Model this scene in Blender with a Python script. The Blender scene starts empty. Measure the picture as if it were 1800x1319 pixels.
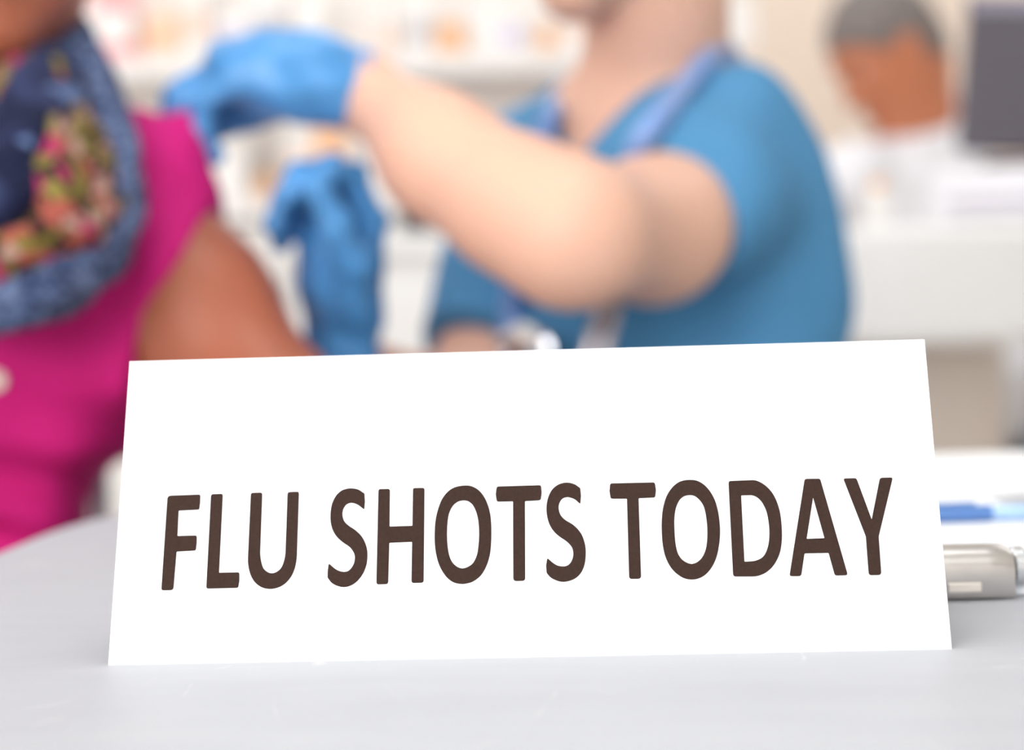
import bpy, bmesh, math, random
import numpy as np
from mathutils import Vector, Matrix
from mathutils.bvhtree import BVHTree

scn = bpy.context.scene
COL = scn.collection
random.seed(7)

# ------------------------------------------------------------------ camera
FPX, CX, CY = 3500.0, 900.0, 659.5
CAM = Vector((0.03399, -0.65344, 0.87708))
RT = Vector((0.9981658, 0.05279473, -0.02962677))
UP = Vector((0.02686358, 0.05230086, 0.99826999))
FW = Vector((-0.0542529, 0.99723485, -0.05078667))
cam_d = bpy.data.cameras.new('camera')
cam = bpy.data.objects.new('camera', cam_d)
COL.objects.link(cam)
cam.matrix_world = Matrix(((RT.x, UP.x, -FW.x, CAM.x), (RT.y, UP.y, -FW.y, CAM.y),
                           (RT.z, UP.z, -FW.z, CAM.z), (0, 0, 0, 1)))
cam_d.sensor_fit = 'HORIZONTAL'
cam_d.sensor_width = 36.0
cam_d.lens = 70.0
cam_d.clip_start = 0.02
cam_d.dof.use_dof = True
cam_d.dof.focus_distance = 0.672
cam_d.dof.aperture_fstop = 5.0
scn.camera = cam

# ------------------------------------------------------------------ world, exposure
wd = bpy.data.worlds.new('daylight')
scn.world = wd
wd.use_nodes = True
bg = wd.node_tree.nodes['Background']
bg.inputs[0].default_value = (0.93, 0.97, 1.0, 1)
bg.inputs[1].default_value = 0.8
scn.view_settings.view_transform = 'Standard'
scn.view_settings.look = 'None'
scn.view_settings.gamma = 1.0
scn.view_settings.use_curve_mapping = False
scn.view_settings.exposure = 0.28
PANEL_EMIT = 3.4
scn.cycles.use_denoising = True
scn.cycles.max_bounces = 6
scn.cycles.use_adaptive_sampling = True
scn.cycles.adaptive_threshold = 0.03

# daylight entering by the shop window behind the camera, to its left
sun_d = bpy.data.lights.new('window_daylight', 'AREA')
sun_d.shape = 'RECTANGLE'
sun_d.size, sun_d.size_y = 3.0, 1.36
sun_d.energy = 82.0
sun_d.color = (0.985, 0.988, 1.0)
sun_o = bpy.data.objects.new('window_daylight', sun_d)
COL.objects.link(sun_o)
sun_o.location = (-1.25, -3.12, 1.845)
sun_o.rotation_euler = (math.radians(90), 0, 0)


def at(px, py, d):
    """world point seen at photo pixel (px, py) at d metres along the view axis"""
    return CAM + d * (FW + RT * ((px - CX) / FPX) + UP * ((CY - py) / FPX))


def on_table(px, py, z=0.75):
    """point of the table top (or another level) under photo pixel (px, py)"""
    r = at(px, py, 1.0) - CAM
    return CAM + r * ((z - CAM.z) / r.z)


def lin(c):
    return tuple((v / 255 / 12.92) if v / 255 <= 0.04045 else ((v / 255 + 0.055) / 1.055) ** 2.4 for v in c)


# ------------------------------------------------------------------ materials
MATS = {}


def mat(name, rgb, rough=0.5, metal=0.0, noise=0.0, scale=30.0, bump=0.0, bscale=200.0, emit=0.0, spec=0.5,
        alpha_tr=0.0, sss=0.0):
    if name in MATS:
        return MATS[name]
    m = bpy.data.materials.new(name)
    m.use_nodes = True
    nt = m.node_tree
    b = nt.nodes['Principled BSDF']
    col = lin(rgb)
    b.inputs['Roughness'].default_value = rough
    b.inputs['Metallic'].default_value = metal
    b.inputs['Specular IOR Level'].default_value = spec
    tc = nt.nodes.new('ShaderNodeTexCoord')
    if noise > 0:
        n = nt.nodes.new('ShaderNodeTexNoise')
        n.inputs['Scale'].default_value = scale
        n.inputs['Detail'].default_value = 4
        nt.links.new(tc.outputs['Object'], n.inputs['Vector'])
        r = nt.nodes.new('ShaderNodeValToRGB')
        r.color_ramp.elements[0].position = 0.3
        r.color_ramp.elements[1].position = 0.7
        r.color_ramp.elements[0].color = tuple(max(0, c * (1 - noise)) for c in col) + (1,)
        r.color_ramp.elements[1].color = tuple(min(1, c * (1 + noise)) for c in col) + (1,)
        nt.links.new(n.outputs['Fac'], r.inputs['Fac'])
        nt.links.new(r.outputs['Color'], b.inputs['Base Color'])
    else:
        b.inputs['Base Color'].default_value = col + (1,)
    if bump > 0:
        n2 = nt.nodes.new('ShaderNodeTexNoise')
        n2.inputs['Scale'].default_value = bscale
        nt.links.new(tc.outputs['Object'], n2.inputs['Vector'])
        bp = nt.nodes.new('ShaderNodeBump')
        bp.inputs['Strength'].default_value = bump
        bp.inputs['Distance'].default_value = 0.002
        nt.links.new(n2.outputs['Fac'], bp.inputs['Height'])
        nt.links.new(bp.outputs['Normal'], b.inputs['Normal'])
    if emit > 0:
        b.inputs['Emission Color'].default_value = col + (1,)
        b.inputs['Emission Strength'].default_value = emit
    if sss > 0:
        b.inputs['Subsurface Weight'].default_value = sss
        b.inputs['Subsurface Radius'].default_value = (0.02, 0.008, 0.004)
        b.inputs['Subsurface Scale'].default_value = 0.5
    if alpha_tr > 0:
        tr = nt.nodes.new('ShaderNodeBsdfTransparent')
        mx = nt.nodes.new('ShaderNodeMixShader')
        mx.inputs[0].default_value = alpha_tr
        out = nt.nodes['Material Output']
        nt.links.new(b.outputs[0], mx.inputs[1])
        nt.links.new(tr.outputs[0], mx.inputs[2])
        nt.links.new(mx.outputs[0], out.inputs['Surface'])
    MATS[name] = m
    return m


def pattern_mat(name, cols, scale, rough=0.9):
    """printed cloth: cells of several colours"""
    m = bpy.data.materials.new(name)
    m.use_nodes = True
    nt = m.node_tree
    b = nt.nodes['Principled BSDF']
    b.inputs['Roughness'].default_value = rough
    b.inputs['Specular IOR Level'].default_value = 0.2
    tc = nt.nodes.new('ShaderNodeTexCoord')
    nz = nt.nodes.new('ShaderNodeTexNoise')
    nz.inputs['Scale'].default_value = scale * 0.8
    ad = nt.nodes.new('ShaderNodeVectorMath')
    ad.operation = 'MULTIPLY_ADD'
    ad.inputs[1].default_value = (0.02, 0.02, 0.02)
    nt.links.new(tc.outputs['Object'], nz.inputs['Vector'])
    nt.links.new(nz.outputs['Color'], ad.inputs[0])
    nt.links.new(tc.outputs['Object'], ad.inputs[2])
    v = nt.nodes.new('ShaderNodeTexVoronoi')
    v.inputs['Scale'].default_value = scale
    nt.links.new(ad.outputs[0], v.inputs['Vector'])
    sep = nt.nodes.new('ShaderNodeSeparateColor')
    nt.links.new(v.outputs['Color'], sep.inputs[0])
    r = nt.nodes.new('ShaderNodeValToRGB')
    r.color_ramp.interpolation = 'CONSTANT'
    els = r.color_ramp.elements
    while len(els) < len(cols):
        els.new(0.5)
    for i, c in enumerate(cols):
        els[i].position = i / len(cols)
        els[i].color = lin(c) + (1,)
    nt.links.new(sep.outputs[0], r.inputs['Fac'])
    nt.links.new(r.outputs['Color'], b.inputs['Base Color'])
    MATS[name] = m
    return m


# ------------------------------------------------------------------ mesh helpers
def link(name, me, m=None, parent=None, smooth=False):
    o = bpy.data.objects.new(name, me)
    COL.objects.link(o)
    if m is not None:
        me.materials.append(m)
    if parent is not None:
        o.parent = parent
        o.matrix_parent_inverse = parent_mw(parent).inverted()
    if smooth:
        me.polygons.foreach_set('use_smooth', [True] * len(me.polygons))
    return o


def parent_mw(p):
    m = p.matrix_basis.copy()
    if p.parent:
        m = parent_mw(p.parent) @ p.matrix_parent_inverse @ m
    return m


def empty(name, loc, label, cat, group=None):
    o = bpy.data.objects.new(name, None)
    COL.objects.link(o)
    o.location = loc
    o.empty_display_size = 0.05
    return tag(o, label, cat, group)


def tag(o, label, cat, group=None):
    o['label'] = label
    o['category'] = cat
    if group:
        o['group'] = group
    return o


def structure(o, label=None):
    o['kind'] = 'structure'
    if label:
        o['label'] = label
    return o


def from_bm(name, bm, m, parent=None, smooth=False, bevel=0.0, seg=2):
    if bevel > 0:
        bmesh.ops.bevel(bm, geom=list(bm.edges), offset=bevel, segments=seg, affect='EDGES', profile=0.6)
    bmesh.ops.recalc_face_normals(bm, faces=bm.faces)
    me = bpy.data.meshes.new(name)
    bm.to_mesh(me)
    bm.free()
    return link(name, me, m, parent, smooth)


def box(name, c, size, m, parent=None, rotz=0.0, bevel=0.003, rot=None):
    """box centred on c"""
    bm = bmesh.new()
    bmesh.ops.create_cube(bm, size=1.0)
    bmesh.ops.scale(bm, vec=size, verts=bm.verts)
    if bevel > 0:
        bmesh.ops.bevel(bm, geom=list(bm.edges), offset=min(bevel, min(size) * .45), segments=2, affect='EDGES', profile=0.6)
    M = rot if rot is not None else Matrix.Rotation(rotz, 4, 'Z')
    bmesh.ops.transform(bm, matrix=Matrix.Translation(c) @ M, verts=bm.verts)
    return from_bm(name, bm, m, parent)


def prism(name, pts, z0, z1, m, parent=None, bevel=0.0, smooth=False):
    """flat outline raised from z0 to z1"""
    bm = bmesh.new()
    f = bm.faces.new([bm.verts.new((p[0], p[1], z0)) for p in pts])
    r = bmesh.ops.extrude_face_region(bm, geom=[f])
    bmesh.ops.translate(bm, vec=(0, 0, z1 - z0), verts=[v for v in r['geom'] if isinstance(v, bmesh.types.BMVert)])
    if bevel > 0:
        es = [e for e in bm.edges if abs(e.verts[0].co.z - e.verts[1].co.z) < 1e-6]
        bmesh.ops.bevel(bm, geom=es, offset=bevel, segments=3, affect='EDGES', profile=0.6)
    return from_bm(name, bm, m, parent, smooth)


def lathe(name, prof, c, m, parent=None, n=32, smooth=True, axis=None):
    """profile [(r, z)] spun round an axis through c"""
    vs, fs = [], []
    for r, z in prof:
        for i in range(n):
            a = 2 * math.pi * i / n
            vs.append(Vector((r * math.cos(a), r * math.sin(a), z)))
    k = len(prof)
    for j in range(k - 1):
        for i in range(n):
            fs.append((j * n + i, j * n + (i + 1) % n, (j + 1) * n + (i + 1) % n, (j + 1) * n + i))
    fs.append(tuple(reversed(range(n))))
    fs.append(tuple((k - 1) * n + i for i in range(n)))
    q = Vector((0, 0, 1)).rotation_difference(Vector(axis)).to_matrix() if axis is not None else Matrix.Identity(3)
    me = bpy.data.meshes.new(name)
    me.from_pydata([q @ v + Vector(c) for v in vs], [], fs)
    o = link(name, me, m, parent)
    if smooth:
        for p in me.polygons:
            p.use_smooth = len(p.vertices) == 4
        me.set_sharp_from_angle(angle=0.6)
    return o


def spline(pts, n=8, closed=False):
    P = [Vector(p) for p in pts]
    out = []
    L = len(P)
    for i in range(L if closed else L - 1):
        if closed:
            p0, p1, p2, p3 = P[i - 1], P[i], P[(i + 1) % L], P[(i + 2) % L]
        else:
            p0, p1, p2, p3 = P[max(i - 1, 0)], P[i], P[i + 1], P[min(i + 2, L - 1)]
        for j in range(n):
            t = j / n
            out.append(0.5 * ((2 * p1) + (p2 - p0) * t + (2 * p0 - 5 * p1 + 4 * p2 - p3) * t * t + (3 * p1 - p0 - 3 * p2 + p3) * t ** 3))
    if not closed:
        out.append(P[-1])
    return out


def tube(name, path, r, m, parent=None, n=12, closed=False, pleat=0.0, pn=7, flat=1.0, ref=(0, 0, 1), seed=0):
    """swept tube along a dense path; r number or function of 0..1"""
    L = len(path)
    vs, fs = [], []
    rnd = random.Random(seed)
    ph = rnd.random() * 6
    for i, p in enumerate(path):
        a = path[i - 1] if (i > 0 or closed) else path[i]
        b = path[(i + 1) % L] if (i < L - 1 or closed) else path[i]
        t = (b - a).normalized()
        s = t.cross(Vector(ref))
        if s.length < 1e-4:
            s = t.cross(Vector((1, 0, 0)))
        s.normalize()
        u = s.cross(t)
        rr = r(i / (L - 1)) if callable(r) else r
        for j in range(n):
            th = 2 * math.pi * j / n
            k = rr * (1 + pleat * math.sin(pn * th + ph + 0.25 * i) + pleat * 0.6 * math.sin(3 * th - 0.33 * i))
            vs.append(p + s * (math.cos(th) * k) + u * (math.sin(th) * k * flat))
    for i in range(L if closed else L - 1):
        i2 = (i + 1) % L
        for j in range(n):
            j2 = (j + 1) % n
            fs.append((i * n + j, i * n + j2, i2 * n + j2, i2 * n + j))
    if not closed:
        fs.append(tuple(reversed(range(n))))
        fs.append(tuple((L - 1) * n + j for j in range(n)))
    me = bpy.data.meshes.new(name)
    me.from_pydata(vs, [], fs)
    bm = bmesh.new()
    bm.from_mesh(me)
    bmesh.ops.recalc_face_normals(bm, faces=bm.faces)
    bm.to_mesh(me)
    bm.free()
    return link(name, me, m, parent, smooth=True)


# ------------------------------------------------------------------ blended volumes for bodies and clothing
class Vol:
    """signed-distance grid; limbs are blended into one continuous skin"""
    FAR = 0.12

    def __init__(s, lo, hi, h):
        s.h = h
        s.lo = np.array(lo, dtype=np.float32)
        n = [int(math.ceil((hi[i] - lo[i]) / h)) + 1 for i in range(3)]
        s.ax = [s.lo[i] + h * np.arange(n[i], dtype=np.float32) for i in range(3)]
        s.V = np.full(n, s.FAR, dtype=np.float32)

    def sl(s, lo, hi, m):
        out = []
        for i in range(3):
            a = max(0, int((lo[i] - m - s.lo[i]) / s.h))
            b = min(s.V.shape[i], int((hi[i] + m - s.lo[i]) / s.h) + 2)
            if b <= a:
                return None
            out.append(slice(a, b))
        return tuple(out)

    def grid(s, sl):
        return (s.ax[0][sl[0]][:, None, None], s.ax[1][sl[1]][None, :, None], s.ax[2][sl[2]][None, None, :])

    def mix(s, sl, d, k, cut):
        v = s.V[sl]
        if cut:
            d = -d
            if k > 0:
                hh = np.maximum(k - np.abs(v - d), 0) / k
                s.V[sl] = np.maximum(v, d) + hh * hh * k * 0.25
            else:
                s.V[sl] = np.maximum(v, d)
        elif k > 0:
            hh = np.maximum(k - np.abs(v - d), 0) / k
            s.V[sl] = np.minimum(v, d) - hh * hh * k * 0.25
        else:
            s.V[sl] = np.minimum(v, d)

    def cone(s, a, b, ra, rb=None, k=0.02, cut=False):
        rb = ra if rb is None else rb
        m = max(ra, rb) + 0.05
        lo = [min(a[i], b[i]) for i in range(3)]
        hi = [max(a[i], b[i]) for i in range(3)]
        sl = s.sl(lo, hi, m)
        if sl is None:
            return s
        X, Y, Z = s.grid(sl)
        ba = [b[i] - a[i] for i in range(3)]
        L2 = max(sum(v * v for v in ba), 1e-9)
        t = np.clip(((X - a[0]) * ba[0] + (Y - a[1]) * ba[1] + (Z - a[2]) * ba[2]) / L2, 0, 1)
        d = np.sqrt((X - a[0] - t * ba[0]) ** 2 + (Y - a[1] - t * ba[1]) ** 2 + (Z - a[2] - t * ba[2]) ** 2) - (ra + (rb - ra) * t)
        s.mix(sl, d, k, cut)
        return s

    def chain(s, pts, rs, k=0.02):
        for i in range(len(pts) - 1):
            s.cone(pts[i], pts[i + 1], rs[i], rs[i + 1], k)
        return s

    def ell(s, c, r, axes=None, k=0.02, cut=False):
        m = max(r) + 0.05
        sl = s.sl(c, c, m)
        if sl is None:
            return s
        X, Y, Z = s.grid(sl)
        dx, dy, dz = X - c[0], Y - c[1], Z - c[2]
        if axes is None:
            q = [dx, dy, dz]
        else:
            q = [dx * e[0] + dy * e[1] + dz * e[2] for e in axes]
        k0 = np.sqrt(sum((q[i] / r[i]) ** 2 for i in range(3)))
        k1 = np.sqrt(sum((q[i] / r[i] ** 2) ** 2 for i in range(3))) + 1e-6
        d = k0 * (k0 - 1) / k1
        s.mix(sl, d, k, cut)
        return s

    def plane_cut(s, p, n, k=0.0, ball=None):
        """remove what lies on the n side of the plane, within a ball (centre, radius) if given"""
        n = Vector(n).normalized()
        X, Y, Z = (s.ax[0][:, None, None], s.ax[1][None, :, None], s.ax[2][None, None, :])
        d = -((X - p[0]) * n.x + (Y - p[1]) * n.y + (Z - p[2]) * n.z)
        if ball is not None:
            c, r = ball
            d = np.maximum(d, np.sqrt((X - c[0]) ** 2 + (Y - c[1]) ** 2 + (Z - c[2]) ** 2) - r)
        s.mix((slice(None),) * 3, d, k, True)
        return s

    def join(s, o, k=0.03):
        """blend in another volume laid out on the same grid"""
        s.mix((slice(None),) * 3, o.V, k, False)
        return s

    def warp(s, fn):
        X, Y, Z = (s.ax[0][:, None, None], s.ax[1][None, :, None], s.ax[2][None, None, :])
        s.V = s.V + fn(X, Y, Z).astype(np.float32)
        return s

    def mesh(s, name, m, parent=None):
        V = s.V
        V[0], V[-1] = s.FAR, s.FAR
        V[:, 0], V[:, -1] = s.FAR, s.FAR
        V[:, :, 0], V[:, :, -1] = s.FAR, s.FAR
        ins = V < 0
        nx, ny, nz = V.shape
        off = [(i, j, k) for i in (0, 1) for j in (0, 1) for k in (0, 1)]
        cnt = np.zeros((nx - 1, ny - 1, nz - 1), np.int8)
        for i, j, k in off:
            cnt += ins[i:nx - 1 + i, j:ny - 1 + j, k:nz - 1 + k]
        act = (cnt > 0) & (cnt < 8)
        idx = np.argwhere(act)
        cv = np.stack([V[idx[:, 0] + i, idx[:, 1] + j, idx[:, 2] + k] for i, j, k in off], 1)
        acc = np.zeros((len(idx), 3))
        num = np.zeros(len(idx))
        for a in range(8):
            for b in range(a + 1, 8):
                da = np.array(off[b]) - np.array(off[a])
                if np.abs(da).sum() != 1:
                    continue
                cr = (cv[:, a] < 0) != (cv[:, b] < 0)
                t = cv[:, a] / np.where(cr, cv[:, a] - cv[:, b], 1)
                acc += np.where(cr[:, None], np.array(off[a]) + t[:, None] * da, 0)
                num += cr
        verts = s.lo + s.h * (idx + acc / num[:, None])
        vid = np.full(act.shape, -1, np.int64)
        vid[act] = np.arange(len(idx))
        faces = []
        for ax in range(3):
            o1, o2 = (ax + 1) % 3, (ax + 2) % 3
            A = np.moveaxis(ins, (ax, o1, o2), (0, 1, 2))
            W = np.moveaxis(vid, (ax, o1, o2), (0, 1, 2))
            e0, e1 = A[:-1, 1:-1, 1:-1], A[1:, 1:-1, 1:-1]
            q = np.stack([W[:, :-1, :-1], W[:, 1:, :-1], W[:, 1:, 1:], W[:, :-1, 1:]], -1)
            up = e0 & ~e1
            dn = e1 & ~e0
            faces.append(q[up])
            faces.append(q[dn][:, ::-1])
        F = np.concatenate(faces)
        F = F[(F >= 0).all(1)]
        me = bpy.data.meshes.new(name)
        me.vertices.add(len(verts))
        me.vertices.foreach_set('co', verts.astype(np.float32).ravel())
        me.loops.add(F.size)
        me.loops.foreach_set('vertex_index', F.astype(np.int32).ravel())
        me.polygons.add(len(F))
        me.polygons.foreach_set('loop_start', np.arange(0, F.size, 4, dtype=np.int32))
        me.update(calc_edges=True)
        me.validate()
        return link(name, me, m, parent, smooth=True)


def frame(f, u):
    f = Vector(f).normalized()
    u = Vector(u)
    u = (u - f * u.dot(f)).normalized()
    return f, u, f.cross(u)          # forward, up, right


def head(vol, c, f, u, r, s=1.0):
    """adds a head with jaw, chin, nose, brow and ears to a body volume"""
    P = lambda a, b, d: c + (f * a + u * b + r * d) * s
    A = (r, f, u)
    vol.ell(P(-.012, .025, 0), (.074 * s, .094 * s, .088 * s), A, .02)
    vol.ell(P(.028, -.03, 0), (.060 * s, .060 * s, .078 * s), A, .03)
    for e in (-1, 1):
        vol.cone(P(0.0, -.055, .048 * e), P(.062, -.098, .012 * e), .020 * s, .017 * s, .03)
        vol.cone(P(.075, .032, .012 * e), P(.062, .030, .045 * e), .014 * s, .012 * s, .02)
        vol.ell(P(.060, -.022, .036 * e), (.020 * s, .020 * s, .020 * s), None, .03)
        vol.ell(P(.080, .008, .031 * e), (.017 * s, .014 * s, .011 * s), A, .012, cut=True)
        vol.ell(P(.069, .0175, .031 * e), (.017 * s, .0125 * s, .0065 * s), A, .003)
        vol.ell(P(.0685, -.004, .031 * e), (.016 * s, .0105 * s, .0050 * s), A, .003)
        vol.ell(P(-.008, -.008, .076 * e), (.009 * s, .022 * s, .033 * s), A, .012)
    vol.ell(P(.066, -.104, 0), (.022 * s, .018 * s, .018 * s), A, .03)
    vol.cone(P(.086, .014, 0), P(.108, -.026, 0), .007 * s, .011 * s, .014)
    for e in (-1, 1):
        vol.ell(P(.095, -.030, .011 * e), (.009 * s, .011 * s, .008 * s), A, .008)
    vol.ell(P(.084, -.062, 0), (.026 * s, .012 * s, .016 * s), A, .02)


def face_parts(c, f, u, r, s, parent, lip, brow, iris):
    P = lambda a, b, d: c + (f * a + u * b + r * d) * s
    white = mat('eye_white', (235, 232, 228), 0.2)
    for e in (-1, 1):
        bm = bmesh.new()
        bmesh.ops.create_uvsphere(bm, u_segments=20, v_segments=14, radius=.0118 * s)
        bmesh.ops.translate(bm, vec=P(.0645, .008, .031 * e), verts=bm.verts)
        eye = from_bm('eye', bm, white, parent, smooth=True)
        lathe('iris', [(.0001, 0), (.0062 * s, -.0006), (.0062 * s, -.0022)], P(.0768, .0065, .031 * e), iris, eye, 16, axis=f)
        tube('eyebrow', spline([P(.086, .030, .016 * e), P(.087, .036, .030 * e), P(.077, .033, .047 * e)], 6),
             lambda t: .0042 * s * (1 - .5 * t), brow, parent, 8, flat=.5)
    v = Vol(P(.085, -.065, 0) - Vector((.05, .05, .04)), P(.085, -.065, 0) + Vector((.05, .05, .04)), .002)
    v.cone(P(.092, -.058, -.018), P(.0975, -.0565, 0), .0035, .005, .006)
    v.cone(P(.092, -.058, .018), P(.0975, -.0565, 0), .0035, .005, .006)
    v.cone(P(.091, -.066, -.014), P(.0965, -.068, 0), .004, .006, .004)
    v.cone(P(.091, -.066, .014), P(.0965, -.068, 0), .004, .006, .004)
    v.mesh('lips', lip, parent)


def hand(vol, w, fwd, palm, thumb, curls, spread=.05, s=1.0, tpts=None, r_add=0.0):
    """five-fingered hand: w wrist, fwd towards knuckles, palm normal, thumb-side vector"""
    f = Vector(fwd).normalized()
    p = Vector(palm)
    p = (p - f * p.dot(f)).normalized()
    t = f.cross(p)
    if t.dot(Vector(thumb)) < 0:
        t = -t
    Q = lambda a, b, c: w + (f * a + t * b + p * c) * s
    lens = [(.042, .026, .022), (.046, .030, .023), (.042, .028, .022), (.033, .021, .019)]
    base = [(.088, .028), (.092, .009), (.087, -.010), (.078, -.027)]
    rad = [.0095, .0098, .0092, .0082]
    for i in range(4):
        a, b = base[i]
        vol.cone(Q(.012, b * .62, 0), Q(a, b, -.002), (.0165 + r_add) * s, (.0125 + r_add) * s, .012)
        pos = Q(a, b, -.002)
        ang = 0.0
        side = spread * (1.5 - i)
        for j, L in enumerate(lens[i]):
            ang += curls[i][j]
            d = (f * math.cos(ang) + p * math.sin(ang) + t * (side * math.cos(ang))).normalized()
            nxt = pos + d * (L * s)
            ra = (rad[i] - .0008 * j + r_add) * s
            vol.cone(pos, nxt, ra, ra - .0008 * s, .004)
            pos = nxt
    T = tpts or [(.020, .022, .008), (.050, .047, .022), (.078, .056, .034), (.100, .052, .046)]
    R4 = [.017, .0135, .0112, .0092]
    for i in range(3):
        vol.cone(Q(*T[i]), Q(*T[i + 1]), (R4[i] + r_add) * s, (R4[i + 1] + r_add) * s, .006)
    vol.ell(Q(.045, .0, .008), (.030 * s, .040 * s, .018 * s), (f, t, p), .012)
    return Q

# ================================================================== THE ROOM
TZ = 0.75                                   # table top height
X0, X1, Y0, Y1, ZC = -3.4, 3.6, -3.2, 5.6, 2.75
M_wall = mat('wall_paint', (240, 222, 206), 0.8, noise=.02, scale=3)
M_wall2 = mat('side_wall_paint', (244, 242, 240), 0.8)
M_floor = mat('vinyl_floor', (226, 220, 212), 0.35, noise=.04, scale=6)
M_ceil = mat('ceiling_paint', (245, 245, 243), 0.9)
M_white = mat('white_laminate', (246, 244, 242), 0.4, noise=.01, scale=4)
M_trim = mat('white_trim', (240, 238, 234), 0.5)
structure(box('floor', (.1, 1.2, -.02), (X1 - X0, Y1 - Y0, .04), M_floor, bevel=0), 'pale vinyl clinic floor')
structure(box('ceiling', (.1, 1.2, ZC + .02), (X1 - X0, Y1 - Y0, .04), M_ceil, bevel=0), 'white ceiling')
structure(box('wall_back', (.1, Y1 + .05, ZC / 2), (X1 - X0 + .2, .1, ZC), M_wall, bevel=0), 'warm beige back wall')
structure(box('wall_left', (X0 - .05, 1.2, ZC / 2), (.1, Y1 - Y0, ZC), M_wall2, bevel=0), 'white wall on the left')
structure(box('wall_right', (X1 + .05, 1.2, ZC / 2), (.1, Y1 - Y0, ZC), M_wall2, bevel=0), 'white wall on the right')
structure(box('baseboard_back', (.1, Y1 - .008, .05), (X1 - X0, .016, .1), M_trim, bevel=.003), 'white baseboard')
# shop front behind the camera: low wall, header, glazing in its left half
WX0, WX1 = -2.80, .30
wf = structure(box('wall_front', (.1, Y0 - .05, .55), (X1 - X0 + .2, .1, 1.1), M_wall2, bevel=0), 'white wall with the shop window')
box('header', (.1, Y0 - .05, ZC - .1), (X1 - X0 + .2, .1, .2), M_wall2, wf, bevel=0)
box('pier', ((WX1 + X1) / 2, Y0 - .05, 1.825), (X1 - WX1, .1, 1.45), M_wall2, wf, bevel=0)
box('pier', ((X0 + WX0) / 2, Y0 - .05, 1.825), (WX0 - X0, .1, 1.45), M_wall2, wf, bevel=0)
win = box('window_1', ((WX0 + WX1) / 2, Y0 - .05, 1.12), (WX1 - WX0, .06, .04), M_trim, bevel=.004)
structure(win, 'wide shop window with white mullions')
M_glass = mat('window_glass', (250, 252, 252), 0.02, alpha_tr=0.94)
nb = 2
for i in range(nb + 1):
    x = WX0 + (WX1 - WX0) * i / nb
    box('mullion', (x, Y0 - .05, 1.845), (.05, .06, 1.41), M_trim, win, bevel=.004)
for i in range(nb):
    xa, xb = WX0 + (WX1 - WX0) * i / nb + .025, WX0 + (WX1 - WX0) * (i + 1) / nb - .025
    box('pane', ((xa + xb) / 2, Y0 - .05, 1.845), (xb - xa, .008, 1.41), M_glass, win, bevel=0)
# ceiling light panels
M_diff = mat('light_diffuser', (249, 252, 255), 0.5, emit=PANEL_EMIT)
M_lf = mat('light_frame', (235, 235, 235), 0.4)
k = 0
for gx, wx in ((-1.7, 'left'), (.1, 'middle'), (1.9, 'right')):
    for gy, wy in ((-1.6, 'over the camera side'), (.5, 'over the table'), (2.6, 'over the counters'), (4.6, 'by the back wall')):
        if gx > 1 and gy < 1:
            continue
        e = empty('ceiling_light', (gx, gy, ZC), 'square flush ceiling light panel, %s row, %s' % (wx, wy), 'ceiling light', 'ceiling light panels')
        box('diffuser', (gx, gy, ZC - .006), (.86, .86, .008), M_diff, e, bevel=0)
        for sx, sy, lx, ly in ((0, 1, .92, .03), (0, -1, .92, .03), (1, 0, .03, .86), (-1, 0, .03, .86)):
            box('frame', (gx + sx * .445, gy + sy * .445, ZC - .01), (lx, ly, .02), M_lf, e, bevel=.002)

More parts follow.
